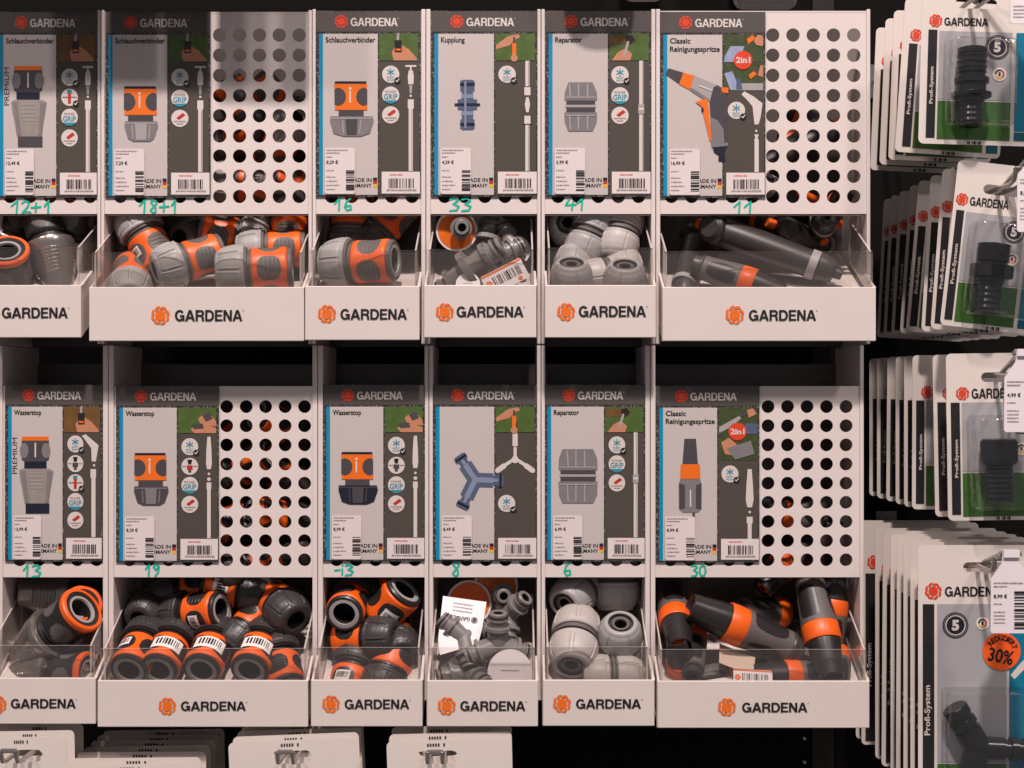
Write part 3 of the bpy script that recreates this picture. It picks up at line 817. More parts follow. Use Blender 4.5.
        p.rect(81, 52, 85, 66, c, 2); p.rect(80.4, 64, 85.6, 77, c, 3)
        for sx in (-1, 1):
            p.line([(83, 90), (83 + sx * 9, 96)], 3.5, c, 2); p.line([(83 + sx * 11, 97.5), (83 + sx * 17.5, 102.5)], 5.4, c, 2)
        p.line([(83, 79), (83, 92)], 3.2, c, 2); p.poly([(78, 93), (83, 84), (88, 93), (83, 95)], c, 3)
    part('hose_drawing', p, root)
    # price sticker and barcode label
    p = P(); p.poly(rrect(9.5, 149.5, 39.5, 195.5, 2.4), 'paper', 8)
    p.dashes(11, 151.3, 32, 1.3, 'greyink', 9, 1); p.dashes(11, 154, 24, 1.2, 'greyink', 9, 2); p.dashes(11, 158, 17, 1.2, 'greyink', 9, 5)
    p.text(price, 11, 162, 11 + 1.95 * len(price), 166.3, 'ink', 9, 0.02)
    p.dashes(11, 171.5, 19, 1.3, 'greyink', 9, 6)
    for i in range(4): p.dashes(11, 178 + 4.1 * i, 20 + 2 * (i % 3), 1.3, 'greyink', 9, 7 + i)
    p.barcode(30.5, 172, 39, 193, 'ink', 9, True, seed=int(x0) + 3, dens=11)
    part('price_sticker', p, root)
    p = P(); p.rect(66, 173.2, 104.2, 195, 'paper', 3)
    p.dashes(74, 175.5, 87, 1.4, 'red_ink', 4, 11)
    p.barcode(73, 180, 99, 189.5, 'ink', 4, seed=int(x0) + 9, dens=17); p.dashes(71, 190.6, 101, 1.9, 'greyink', 4, 12)
    part('barcode_label', p, root)

F, G, H, T_, S_ = 'frost', 'grip', 'hose', 'tap', 'stop'
card(0, -2.5, 101, 'premium', ['Schlauchverbinder'], '12,49 €', [(F, 78, 76), (T_, 98, 76), (G, 118, 76), (H, 138.5, 76)], 'brown', 'tap',
     'Grey product card picturing a silver and black hose connector, left end of the upper row')
card(0, 106, 105, 'connector', ['Schlauchverbinder'], '7,29 €', [(F, 78, 74.7), (G, 99, 74.7), (H, 119, 74.7)], 'green', 'tap',
     'Grey product card picturing an orange connector, above the handwritten 18+1')
card(0, 316, 105, 'connector_big', ['Schlauchverbinder'], '8,29 €', [(F, 76, 75), (G, 96.8, 75), (H, 116.5, 75)], 'green', 'tap',
     'Grey product card picturing an orange connector with wide grey nut, above the handwritten 16', -1)
card(0, 431, 106.5, 'coupling', ['Kupplung'], '4,29 €', [(F, 76, 75)], 'green2', 'joint', 'Grey product card picturing a slim blue-grey double coupling, above the handwritten 33', -1)
card(0, 545, 106, 'reparator', ['Reparator'], '5,99 €', [(F, 76.5, 74), (G, 97.5, 74), (H, 117, 74)], 'dark', 'repair', 'Grey product card picturing a grey hose repair piece, above the handwritten 41', -1)
card(0, 659.5, 105.5, 'gun', ['Classic', 'Reinigungsspritze'], '16,99 €', [(F, 111, 76), ('2in1', 61, 82.5)], 'two', 'gun', 'Grey product card picturing a grey and orange spray gun, above the handwritten 11')
card(1, 6, 97.3, 'premium_stop', ['Wasserstop'], '13,99 €', [(F, 74.6, 76), (S_, 95.2, 76), (T_, 115.3, 76), (G, 135, 76), (H, 154.6, 76)], 'brown', 'pistol',
     'Grey product card picturing a silver and black stop connector, left end of the lower row', -1)
card(1, 116.8, 102.6, 'stop', ['Wasserstop'], '8,29 €', [(F, 76.4, 75.5), (S_, 97, 75.5), (G, 117, 75.5), (H, 137, 75.5)], 'pair', 'spray', 'Grey product card picturing an orange stop connector, above the handwritten 19')
card(1, 323.3, 102, 'stop_dark', ['Wasserstop'], '8,99 €', [(F, 76, 75.5), (S_, 97, 75.5), (G, 117.5, 75.5), (H, 137.5, 75.5)], 'pair', 'spray', 'Grey product card picturing an orange connector with wide navy nut, above the smudged 13', -1)
card(1, 432.5, 104.5, '3way', [], '8,49 €', [(F, 137, 74.5)], 'green2', 'y', 'Grey product card picturing a blue-grey three-way fitting, above the handwritten 8', -1)
card(1, 544, 101, 'reparator_big', ['Reparator'], '6,99 €', [(F, 75.5, 75.5), (G, 95.5, 75.5), (H, 115.5, 75.5)], 'dark', 'repair', 'Grey product card picturing a big grey hose repair piece, above the handwritten 6', -1)
card(1, 655.5, 103.5, 'nozzle', ['Classic', 'Reinigungsspritze'], '8,99 €', [(F, 105, 75), ('2in1', 60.5, 82.5)], 'two_b', 'nozzle', 'Grey product card picturing a straight spray nozzle with orange ring, above the handwritten 30')
# ------------------------------------------------------------------ goods: each kind made once, then copied piece by piece
def dense(pr, step=1.1):
    out = []
    for p, q in zip(pr, pr[1:]):
        n = max(1, int(math.hypot(p[0] - q[0], p[1] - q[1]) / step)) if p[1] > 12 and q[1] > 12 else 1
        for i in range(n):
            u = i / n
            out.append((p[0] + (q[0] - p[0]) * u, p[1] + (q[1] - p[1]) * u) + tuple(p[2:]))
    return out + [pr[-1]]
def grooves(n, z0, z1, depth, frac=0.14, taper=2.5):
    """raised grip pads: n shallow grooves between them"""
    def f(z, a, r):
        if z0 < z < z1:
            u = (a * n / (2 * PI)) % 1.0
            if u < frac: return r - depth
            if abs(z - z0) < taper or abs(z1 - z) < taper: return r - depth * 0.6
            if frac * 1.0 <= u < frac * 1.5 or u > 1 - frac * 0.5: return r + depth * 0.35
        return r
    return f
SM = R(32)
def M_(prof, mat, n=64, rf=None, X=None, smooth=SM, a0=0.0, a1=2 * PI):
    m = MB(); m.lathe(prof, mat, n, X, rf, a0, a1); return m
def fin(m, name): return m.mesh(name, None, SM)

def sticker_mesh(z0, z1, r, a0, a1, bars=9, seed=2):
    m = MB()
    m.lathe([(z0, r + .25), (z1, r + .25)], 'sticker', 12, None, None, a0, a1)
    rn = random.Random(seed); p = a0 + (a1 - a0) * 0.14
    while p < a0 + (a1 - a0) * 0.86:
        w = (a1 - a0) * rn.choice((0.025, 0.04, 0.06))
        m.lathe([(z0 + (z1 - z0) * .15, r + .4), (z0 + (z1 - z0) * .72, r + .4)], 'ink', 1, None, None, p, p + w)
        p += w + (a1 - a0) * rn.choice((0.03, 0.05))
    return fin(m, 'sticker')

def nut_mesh(matn, inner='hole', s=1.0):
    m = MB()
    pr = [(-25, 0, inner), (-25, 9.5, inner), (-37.5, 10.5, matn), (-38, 11.5), (-38, 16), (-37, 18), (-35, 19.8), (-31, 22), (-27, 23.4), (-20, 24.8), (-12, 25.3), (-9.5, 25.2), (-8.5, 24.2), (-8.5, 18)]
    m.lathe(dense(pr), matn, 192, None, grooves(8, -35.5, -11, 0.9))
    return fin(m, 'nut')

def grip_mesh(ovals=True, base='rubber', n=176):
    zs = [-2, -1] + [1 + 0.62 * i for i in range(51)] + [33, 34]
    pr = []
    for z in zs:
        r = 21.6 - 0.9 * math.exp(-((z - 16) / 8.0) ** 2)
        if z <= -2 or z >= 34: r -= 1.6
        elif z <= -1 or z >= 33: r -= 0.4
        pr.append((z, r))
    def f(z, a):
        if ovals:
            da = ((a - PI / 4 + PI / 4) % (PI / 2)) - PI / 4
            if (abs(z - 16) / 12.2) ** 2.4 + (abs(da) / R(37)) ** 2.4 < 1: return base
        else:
            if 4 < z < 28: return base
        return 'orange'
    def rf(z, a, r):
        if ovals:
            da = ((a - PI / 4 + PI / 4) % (PI / 2)) - PI / 4
            if abs(z - 16) < 10.5 and abs(da) < R(27) and (z % 4.2) < 0.9: return r - 0.5
        return r
    m = MB(); m.lathe(pr, f, n, None, rf)
    return fin(m, 'grip')

def mouth_mesh(rim, ring='nut', deep=10):
    m = MB()
    m.lathe([(34, 20, rim), (35, 20.6), (37.5, 20.4), (39, 19), (39, 17), (38.4, 16.6, ring), (38.6, 15.8, ring), (38.6, 12.4, ring), (37, 12, 'hole'), (deep, 11, 'hole'), (deep, 0)], rim, 56)
    return fin(m, 'mouth_ring')

def kind_connector(nut, base, rim, ovals=True, sticker=True, ring='nut', st=(6, 22, R(-34), R(30))):
    neck = M_([(-9, 17), (-8.5, 22.3), (-6, 22.5), (-5.4, 19.5), (-4, 19.5), (-3.6, 21), (-2, 21), (-1.5, 18)], base, 48)
    k = [('nut', nut_mesh(nut), None), ('neck', fin(neck, 'neck'), None), ('grip', grip_mesh(ovals, base), 'orange and dark grip'), ('mouth_ring', mouth_mesh(rim, ring), None)]
    if sticker: k.append(('barcode_sticker', sticker_mesh(st[0], st[1], 21.5, st[2], st[3]), 'white barcode sticker'))
    return k

def kind_premium(clearish=False):
    def rf(z, a, r):
        if -36 < z < -8:
            da = ((a + PI / 4) % (PI / 2)) - PI / 4
            if abs(da) < R(24) and (z % 4.0) < 2.0: return r + 1.1
        return r
    zs = [(-50, 0, 'hole'), (-50, 11.5), (-52, 12), (-52, 14.5), (-50, 15.5), (-46, 16)] + [(z, 16 + (z + 46) * 0.27) for z in range(-44, -4, 1)] + [(-4, 27.2), (-1, 27.8), (2, 27.3), (3, 25), (3, 19)]
    body = M_(zs, 'silver', 72, rf)
    neck = M_([(3, 19), (4, 22), (7, 22), (8, 20), (10, 20)], 'black', 48)
    def gm(z, a):
        da = ((a + PI / 4) % (PI / 2)) - PI / 4
        return 'rubber' if (abs(z - 26) / 11) ** 2 + (abs(da) / R(30)) ** 2 < 1 else 'black'
    grip = M_([(10, 21), (11.5, 22.6)] + [(z, 23.2 - 0.7 * math.exp(-((z - 26) / 8.0) ** 2)) for z in range(13, 42, 2)] + [(42, 22.8), (43, 21)], gm, 72)
    ring = M_([(42.5, 20), (42.5, 23.6), (44, 24), (47.5, 23.6), (48.6, 22.4), (48.6, 19.6), (46, 19)], 'orange', 64)
    mouth = M_([(48, 19.6, 'black'), (47.4, 15, 'nut'), (47.4, 12.6, 'nut'), (45, 12, 'hole'), (22, 10), (22, 0)], 'hole', 48)
    return [('body', fin(body, 'body'), 'silver body'), ('neck', fin(neck, 'neck'), None), ('grip', fin(grip, 'grip'), 'black grip'), ('collar', fin(ring, 'collar'), 'orange end ring'), ('mouth_ring', fin(mouth, 'mouth_ring'), None)]

def kind_repair(matn='nut', mid='rubber'):
    out = []
    for sg in (-1, 1):
        X = Matrix.Identity(4) if sg == 1 else Matrix.Rotation(PI, 4, 'X')
        m = MB()
        pr = [(4.5, 18), (4.5, 23.6), (5.5, 24.6), (9, 25), (14, 25), (22, 24), (27, 22.6), (31, 20.4), (33.5, 18.4), (34.5, 16.6), (34.5, 14.4), (33.6, 13.8)]
        m.lathe(dense(pr), matn, 180, X.to_3x3(), grooves(6, 7, 31.5, 0.8, 0.11))
        out.append(('nut', fin(m, 'nut'), None))
        c = M_([(33.6, 13.8, 'nut_dark'), (30, 13.2, 'nut_dark'), (29.5, 10, 'rubber'), (32.4, 9.6, 'rubber'), (32.4, 7, 'rubber'), (31, 6.6, 'hole'), (14, 6, 'hole'), (14, 0)], 'rubber', 40, None, X.to_3x3())
        out.append(('inner_sleeve', fin(c, 'inner_sleeve'), 'dark inner sleeve'))
    md = M_([(-4.6, 17), (-4.4, 22), (-2.6, 22), (-2.2, 20), (-1.6, 23.6), (1.6, 23.6), (2.2, 20), (2.6, 22), (4.4, 22), (4.6, 17)], mid, 56)
    out.append(('middle_ring', fin(md, 'middle_ring'), None))
    return out

def arm_prof(l, r):
    return [(0, r), (l * .5, r), (l * .5, r * 1.28), (l * .6, r * 1.28), (l * .6, r * .86), (l * .76, r * .86), (l * .78, r * 1.02), (l * .84, r * 1.02), (l * .84, r * .86), (l * .98, r * .86), (l, r * .78), (l, r * .52), (l * .97, r * .48), (l * .5, r * .44), (l * .5, 0)]
def kind_fitting(dirs, l=26, r=9.5, mt='coupl'):
    m = MB(); seals = []
    for d in dirs:
        rings = MB(); seals.append(rings)
        X = Vector(d).normalized().to_track_quat('Z', 'Y').to_matrix()
        m.lathe(arm_prof(l, r)[:13], mt, 32, X)
        rings.lathe([(l * .97, r * .5), (l * .55, r * .46), (l * .55, 0)], 'hole', 24, X)
        rings.lathe([(l * .86, r * .86), (l * .875, r * .97), (l * .905, r * .97), (l * .92, r * .86)], 'black', 24, X)
    m.lathe([(-r * .98, r * .2)] + [(r * .98 * math.sin(a), r * .98 * math.cos(a)) for a in [R(-70 + 20 * i) for i in range(8)]] + [(r * .98, r * .2)], mt, 24)
    if len(dirs) == 2 and Vector(dirs[0]).dot(Vector(dirs[1])) < -0.9:
        m.lathe([(-2.5, r), (-2.2, r * 1.75), (2.2, r * 1.75), (2.5, r)], mt, 32, Vector(dirs[0]).to_track_quat('Z', 'Y').to_matrix())
    return [('body', fin(m, 'body'), None)] + [('seal', fin(s, 'seal'), 'black seal ring and bore') for s in seals]

def tag_part(rw, kindt, X, hole=None):
    """round or square swing tag standing in the plane X (x right, y up)"""
    def fn(x, y, k):
        v = X @ Vector((x * U, -y * U, 0))
        return v + (X.to_3x3() @ Vector((0, 0, 0.0003 * k)))
    p = Pad(fn)
    if kindt == 'disc':
        p.prism([fn(*q, 0) for q in ellipse(0, 0, rw, n=40)], X.to_3x3() @ Vector((0, 0, -0.0006)), 'tagwhite')
        p.disc(0, 0, rw * .9, 'orange_ink', 1, n=36)
    elif kindt == 'plain':
        p.prism([fn(*q, 0) for q in ellipse(0, 0, rw, n=40)], X.to_3x3() @ Vector((0, 0, -0.0006)), 'tagwhite')
        p.dashes(-rw * .4, -rw * .1, rw * .4, rw * .06, 'greyink', 1, 4)
    elif kindt == 'leaf':
        p.prism([fn(*q, 0) for q in ((-rw, -rw * .4), (rw * .7, -rw * .55), (rw, rw * .35), (-rw * .6, rw * .5))], X.to_3x3() @ Vector((0, 0, -0.0006)), 'leaf')
    elif kindt == 'code':
        p.prism([fn(*q, 0) for q in rrect(-rw, -rw * .5, rw, rw * .5, 2)], X.to_3x3() @ Vector((0, 0, -0.0006)), 'tagwhite')
        p.rect(-rw * .98, -rw * .48, rw * .98, -rw * .38, 'orange_ink', 1)
        p.barcode(-rw * .55, -rw * .24, rw * .8, rw * .2, 'ink', 1, seed=5, dens=16)
        p.disc(-rw * .78, 0, rw * .16, 'orange_ink', 1); p.disc(rw * .6, rw * .36, rw * .1, 'orange_ink', 1)
    return fin(p, 'swing_tag')

def kind_nozzle(tipm='black', clear_tip=False):
    tip = M_([(52, 0, 'hole'), (52, 4, 'orange'), (50, 5, 'orange'), (50, 8.5, 'hole'), (50.5, 10, 'black'), (54, 10.6), (55, 11.2), (54, 12.2), (42, 13.6), (22, 16.2), (19, 16.2)], tipm, 48,
             lambda z, a, r: r - (0.5 if 22 < z < 52 and r > 12 and (a * 10 / PI) % 1 < .18 else 0))
    band = M_([(19.5, 15), (19.5, 17.4), (18.5, 17.9), (3.5, 17.9), (2.5, 17.4), (2.5, 15)], 'orange', 56)
    def bm(z, a):
        da = ((a + R(60)) % R(120)) - R(60)
        if (abs(z + 19) / 17.5) ** 3.2 + (abs(da) / R(40)) ** 3.2 < 1: return 'black'
        return 'rubber'
    body = M_([(2.8, 16), (2.4, 17.6)] + [(z, 17.6 - 0.16 * max(0, -z * 0.5)) for z in range(0, -40, -1)] + [(-40, 14.6), (-42, 14.4), (-43, 13)], bm, 168)
    end = M_([(-42, 13.4), (-44, 14.6), (-46, 14.4), (-47, 12), (-54, 11.6), (-55, 10.6), (-55, 7, 'hole'), (-40, 6.5, 'hole'), (-40, 0)], 'nut_dark', 40)
    return [('tip', fin(tip, 'tip'), 'black nozzle tip'), ('band', fin(band, 'band'), 'orange ring'), ('grip_body', fin(body, 'grip_body'), 'grey body with dark grip pads'), ('inlet', fin(end, 'inlet'), None)]

def kind_gun():
    sq = lambda z, a, r: r * (1 + 0.10 * math.cos(2 * a))
    handle = M_([(-62, 0), (-60, 9), (-56, 14), (-48, 16.5), (-30, 17.6), (0, 17.4), (30, 16.4), (50, 16), (58, 16.2), (59, 14)], 'gungrey', 56, sq)
    band = M_([(49, 16), (49, 17.2), (57.5, 17.0), (57.5, 15)], 'nut', 48, sq)
    cap = M_([(58, 15.6), (60, 15.4), (70, 13.4), (75, 10.5), (76, 8), (76.2, 6), (82, 5.6), (84, 5), (84, 3, 'hole'), (70, 3, 'hole'), (70, 0)], 'nut_dark', 48)
    line = MB(); line.tube([(-.0174, 0, z * U) for z in (-40, -10, 20, 45)], 0.0007, 'nut', 6)
    Xh = Matrix.Translation((0, 0, -0.050)) @ Matrix.Rotation(R(-68), 4, 'Y')
    head = M_([(-22, 0), (-22, 10), (-18, 14), (-4, 16), (16, 15.6), (34, 14.8), (34.5, 13)], 'gungrey', 48, None, Xh)
    hb = M_([(34, 13), (34.2, 15.4), (45, 15), (45.4, 13)], 'orange', 48, None, Xh)
    ht = M_([(45, 13.4), (46, 14.2), (66, 11), (70, 10), (70, 6, 'hole'), (60, 5, 'hole'), (60, 0)], 'black', 40, None, Xh)
    trig = MB()
    trig.prism([(-.034, -.005, -.046), (-.024, -.005, -.050), (-.0195, -.005, -.02), (-.0185, -.005, .02), (-.022, -.005, .02), (-.027, -.005, -.02)], (0, .01, 0), 'orange')
    but = M_([(-24, 0), (-24, 5), (-22, 6), (-14, 6)], 'orange', 24, None, Matrix.Translation((0.004, 0, -0.056)) @ Matrix.Rotation(R(30), 4, 'Y') @ Matrix.Translation((0, 0, 0.004)))
    return [('handle', fin(handle, 'handle'), None), ('handle_band', fin(band, 'handle_band'), 'lighter grey band'), ('end_cap', fin(cap, 'end_cap'), None), ('seam', line.mesh('seam', None, SM), None), ('barrel', fin(head, 'barrel'), None),
            ('barrel_band', fin(hb, 'barrel_band'), 'orange ring'), ('tip', fin(ht, 'tip'), None), ('trigger', trig.mesh('trigger'), 'orange trigger'), ('button', fin(but, 'button'), 'orange button')]

KINDS = {
    'grey': ('hose_connector', kind_connector('nut', 'rubber', 'rubber', st=(8, 19, R(22), R(66)))),
    'grey_plain': ('hose_connector', kind_connector('nut', 'rubber', 'rubber', sticker=False)),
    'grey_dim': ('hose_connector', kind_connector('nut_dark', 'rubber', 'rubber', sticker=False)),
    'stop': ('stop_connector', kind_connector('nut_dark', 'black', 'black', ring='nut', ovals=True, st=(7, 24, R(-46), R(46)))),
    'stop_side': ('stop_connector', kind_connector('nut_dark', 'black', 'black', ring='nut', ovals=True, st=(8, 20, R(22), R(66)))),
    'stop_plain': ('stop_connector', kind_connector('nut_dark', 'black', 'black', ring='nut', ovals=True, sticker=False)),
    'premium': ('premium_connector', kind_premium()),
    'repair': ('hose_repair_piece', kind_repair()),
    'repair_light': ('hose_repair_piece', kind_repair('nut_light')),
    'nozzle': ('spray_nozzle', kind_nozzle()),
    'gun': ('spray_gun', kind_gun()),
    'coupling': ('hose_coupling', kind_fitting([(0, 0, 1), (0, 0, -1)], 30, 9)),
    'elbow': ('three_way_fitting', kind_fitting([(0, 0, 1), (-0.94, 0, -0.34), (0.94, 0, -0.34)], 34, 10.5)),
}
def orient(d, roll):
    z = Vector((d[0], d[2], d[1])).normalized()
    ref = Vector((0, -1, 0)) if abs(z.y) < 0.97 else Vector((0, 0, 1))
    x = (ref - z * ref.dot(z)).normalized()
    y = z.cross(x)
    m = Matrix((x, y, z)).transposed()
    return (m @ Matrix.Rotation(R(roll), 3, 'Z')).to_quaternion()
PREV = {}
import numpy as np
def settle(px, py, t, meshes, q, sc):
    """keep a thing inside its bin: off the front pane, between the sides, behind the perforated front where it reaches above its lower edge"""
    m = np.array(q.to_matrix()) * sc
    vs = []
    for me in meshes:
        c = np.empty(len(me.vertices) * 3); me.vertices.foreach_get('co', c); vs.append(c.reshape(-1, 3) @ m.T)
    vs = np.concatenate(vs)
    bn = [b for b in BINS if b[0] <= px <= b[1] and b[2] == (py < 350)]
    p = W(px, py, t)
    if not bn: return p
    bl, br, up, x0, x1, yf, zp = bn[0]
    for _ in range(80):
        p = W(px, py, t)
        lo, hi = vs.min(0) + np.array(p), vs.max(0) + np.array(p)
        if lo[1] < yf: t += 0.0008; continue
        w = vs + np.array(p)
        if ((w[:, 1] < 0.003) & (w[:, 2] > zp - 0.002)).any(): t += 0.001; continue
        break
    lo, hi = vs[:, 0].min() + p.x, vs[:, 0].max() + p.x
    if px > 12:
        if hi - lo > x1 - x0: p.x += (x0 + x1 - lo - hi) / 2
        elif lo < x0: p.x += x0 - lo
        elif hi > x1: p.x -= hi - x1
    return p
def put(kind, px, py, t, d, roll, label, cat, group, sc=1.0, extra=None):
    """the first of a kind is linked from its meshes, every further one copies it part by part"""
    nm, parts = KINDS[kind]
    q = orient(d, roll)
    root = thing(nm, label, cat, settle(px, py, t, [k[1] for k in parts] + [e[1] for e in (extra or [])], q, sc), group, q)
    root.scale = (sc,) * 3
    if kind in PREV:
        for ch in PREV[kind]:
            c = ch.copy(); C.objects.link(c); c.parent = root
    else:
        PREV[kind] = []
        for n, me, lb in parts:
            o = bpy.data.objects.new(n, me); C.objects.link(o); o.parent = root
            if lb: o['label'] = lb
            PREV[kind].append(o)
    if extra:
        for n, me in extra:
            o = bpy.data.objects.new(n, me); C.objects.link(o); o.parent = root
    return root

# ---- upper row, bin 12+1: silver connectors
g = 'silver and black connectors in the 12+1 bin'
put('premium', 50, 246, 0.002, (-0.28, 0.93, 0.22), 10, 'Silver ribbed connector standing nose-down in the 12+1 bin, black end up', 'hose connector', g, .92)
put('premium', 12, 285, -0.012, (0.1, 0.72, -0.7), 0, 'Silver-rimmed connector at the front pane of the 12+1 bin, orange ring facing up', 'hose connector', g, .95)
put('premium', 4, 243, 0.02, (0.3, 0.9, 0.3), 30, 'Silver connector at the far left photo edge, rear of the 12+1 bin', 'hose connector', g, .92)
put('premium', 78, 238, 0.03, (0.2, 0.9, -0.3), 0, 'Silver connector at the rear right of the 12+1 bin, partly hidden', 'hose connector', g, .92)
# ---- bin 18+1
g = 'grey and orange connectors in the 18+1 bin'
put('grey_plain', 188, 261, -0.011, (0.86, 0.30, 0.38), -30, 'Grey-nosed orange connector at the front of the 18+1 bin, open nut facing left', 'hose connector', g, .92)
put('grey', 254, 269, -0.012, (0.98, 0.04, 0.10), 48, 'Grey and orange connector lying level at the front right, 18+1 bin', 'hose connector', g, .98)
put('grey', 275, 250, 0.014, (0.98, 0.06, 0.05), 48, 'Grey and orange connector right behind the front right one, 18+1 bin', 'hose connector', g, .92)
put('grey_plain', 234, 236, 0.024, (-0.97, 0.16, -0.12), 30, 'Connector with grey nut to the right lying in the middle of the 18+1 bin', 'hose connector', g, .9)
put('grey', 146, 240, 0.012, (0.52, -0.82, -0.2), 0, 'Connector with white barcode leaning nut-up at the rear left of the 18+1 bin', 'hose connector', g, .95)
put('grey_plain', 131, 282, -0.008, (-0.15, 0.5, 0.8), 20, 'Connector with dark ovals at the front left corner of the 18+1 bin', 'hose connector', g, .9)
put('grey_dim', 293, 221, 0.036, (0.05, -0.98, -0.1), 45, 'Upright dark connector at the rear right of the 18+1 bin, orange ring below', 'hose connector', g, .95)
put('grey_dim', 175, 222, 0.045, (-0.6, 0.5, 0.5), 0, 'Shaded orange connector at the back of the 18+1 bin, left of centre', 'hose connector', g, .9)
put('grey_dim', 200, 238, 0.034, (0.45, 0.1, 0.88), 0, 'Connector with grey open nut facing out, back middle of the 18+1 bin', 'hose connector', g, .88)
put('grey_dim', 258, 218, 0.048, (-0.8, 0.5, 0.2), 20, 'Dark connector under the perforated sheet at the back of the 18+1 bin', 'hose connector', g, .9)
# ---- bin 16
g = 'grey and orange connectors in the 16 bin'
put('grey_plain', 357, 262, -0.008, (0.965, 0.03, -0.24), -8, 'Big grey and orange connector lying across the front of the 16 bin', 'hose connector', g, 1.0)
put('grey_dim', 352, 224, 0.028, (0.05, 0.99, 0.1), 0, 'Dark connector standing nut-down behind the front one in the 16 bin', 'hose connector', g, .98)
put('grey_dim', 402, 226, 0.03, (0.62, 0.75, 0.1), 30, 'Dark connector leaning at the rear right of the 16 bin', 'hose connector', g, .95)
# ---- bin 33
g = 'grey couplings with paper tags in the 33 bin'
def tagm(rw, kindt, loc, rot):
    X = Matrix.Translation(Vector(loc) * U) @ Matrix.Rotation(R(rot[2]), 4, 'Z') @ Matrix.Rotation(R(rot[0]), 4, 'X') @ Matrix.Rotation(R(rot[1]), 4, 'Y')
    return ('swing_tag', tag_part(rw, kindt, X))
KINDS['coup_disc'] = ('hose_coupling', KINDS['coupling'][1]); KINDS['coup_b'] = KINDS['coup_disc']
put('coupling', 460, 229, 0.012, (0.1, -0.05, -0.95), 0, 'Grey coupling poking through a round orange tag in the 33 bin', 'hose coupling', g, .95, [tagm(22, 'disc', (-2, 4, 6), (0, 0, 0))])
put('coupling', 487, 240, 0.016, (0.15, 0.9, 0.25), 0, 'Grey coupling before a round pale tag, rear of the 33 bin', 'hose coupling', g, 1.0, [tagm(27, 'plain', (-14, -4, 10), (90, 90, 0))])
put('coupling', 497, 257, -0.006, (0.85, 0.42, 0.25), 0, 'Grey coupling lying slanted with its open end left, middle of the 33 bin', 'hose coupling', g, 1.0)
put('coupling', 458, 270, -0.012, (0.75, 0.55, -0.2), 0, 'Broad grey coupling at the front left of the 33 bin', 'hose coupling', g, 1.35)
put('coupling', 512, 246, 0.012, (-0.3, 0.8, 0.3), 0, 'Grey coupling hidden behind a pale round tag at the right of the 33 bin', 'hose coupling', g, .9, [tagm(20, 'plain', (-14, 0, 0), (90, 90, 0))])
def loose_tag(px, py, t, rw, kindt, label, rz, tilt, group):
    root = thing('paper_tag', label, 'paper tag', W(px, py, t), group)
    X = Matrix.Rotation(R(90 + tilt), 4, 'X') @ Matrix.Rotation(R(rz), 4, 'Z')
    m = tag_part(rw, kindt, X)
    o = bpy.data.objects.new('printed_tag', m); C.objects.link(o); o.parent = root
    return root
loose_tag(505, 277, -0.023, 22, 'code', 'White barcode tag with orange edge at the front right of the 33 bin', 28, -12, None)
loose_tag(468, 284, -0.024, 12, 'plain', 'Small white round tag at the front of the 33 bin, cut by its rim', 0, -20, None)
# ---- bin 41
g = 'grey repair pieces in the 41 bin'
put('repair', 590, 235, 0.004, (0.36, 0.90, 0.16), 10, 'Grey repair piece leaning high in the middle of the 41 bin', 'hose repair piece', g, .88)
put('repair_light', 629, 233, 0.014, (0.22, 0.92, 0.3), 20, 'Pale repair piece leaning at the right of the 41 bin, dark ring on top', 'hose repair piece', g, .88)
put('repair', 571, 289, -0.013, (0.0, 0.86, -0.5), 12, 'Repair piece standing with its opening up, front left of the 41 bin', 'hose repair piece', g, .86)
put('repair', 624, 291, -0.013, (0.0, 0.86, -0.5), 40, 'Repair piece standing with its opening up, front right of the 41 bin', 'hose repair piece', g, .86)
put('repair_light', 606, 275, 0.001, (0.95, 0.15, 0.2), 10, 'Repair piece lying level in the middle of the 41 bin, behind the front two', 'hose repair piece', g, .74)
put('repair', 556, 272, 0.004, (0.2, 0.8, 0.5), 0, 'Repair piece at the left of the 41 bin, behind the front left one', 'hose repair piece', g, .8)
put('repair_light', 641, 276, 0.003, (-0.1, 0.8, 0.5), 0, 'Repair piece at the right edge of the 41 bin, behind the front right one', 'hose repair piece', g, .8)
put('repair', 564, 228, 0.03, (-0.1, 0.1, -0.97), 0, 'Shaded repair piece at the rear left of the 41 bin, dark opening facing out', 'hose repair piece', g, .85)
put('repair', 628, 212, 0.04, (0.4, 0.85, 0.1), 0, 'Shaded repair piece at the rear right of the 41 bin', 'hose repair piece', g, .85)
# ---- bin 11: spray guns
g = 'spray guns in the 11 bin'
put('gun', 764, 247, -0.004, (0.91, -0.36, -0.2), 8, 'Big dark spray gun slanting across the 11 bin, grip end to the right', 'spray gun', g, .98)
put('nozzle', 738, 279, -0.014, (0.91, -0.33, -0.25), 0, 'Grey nozzle with orange ring lying at the front pane of the 11 bin', 'spray nozzle', None, .86)
put('gun', 816, 236, 0.042, (0.6, -0.12, 0.75), 10, 'Dark spray gun at the back right of the 11 bin, orange part showing', 'spray gun', g, .85)
put('gun', 690, 262, 0.022, (-0.2, -0.6, -0.75), 60, 'Dark spray gun at the left end of the 11 bin', 'spray gun', g, .8)
put('gun', 832, 228, 0.052, (-0.05, 0.05, -0.99), 20, 'Dark spray gun at the rear right of the 11 bin, round end facing out', 'spray gun', g, .85)
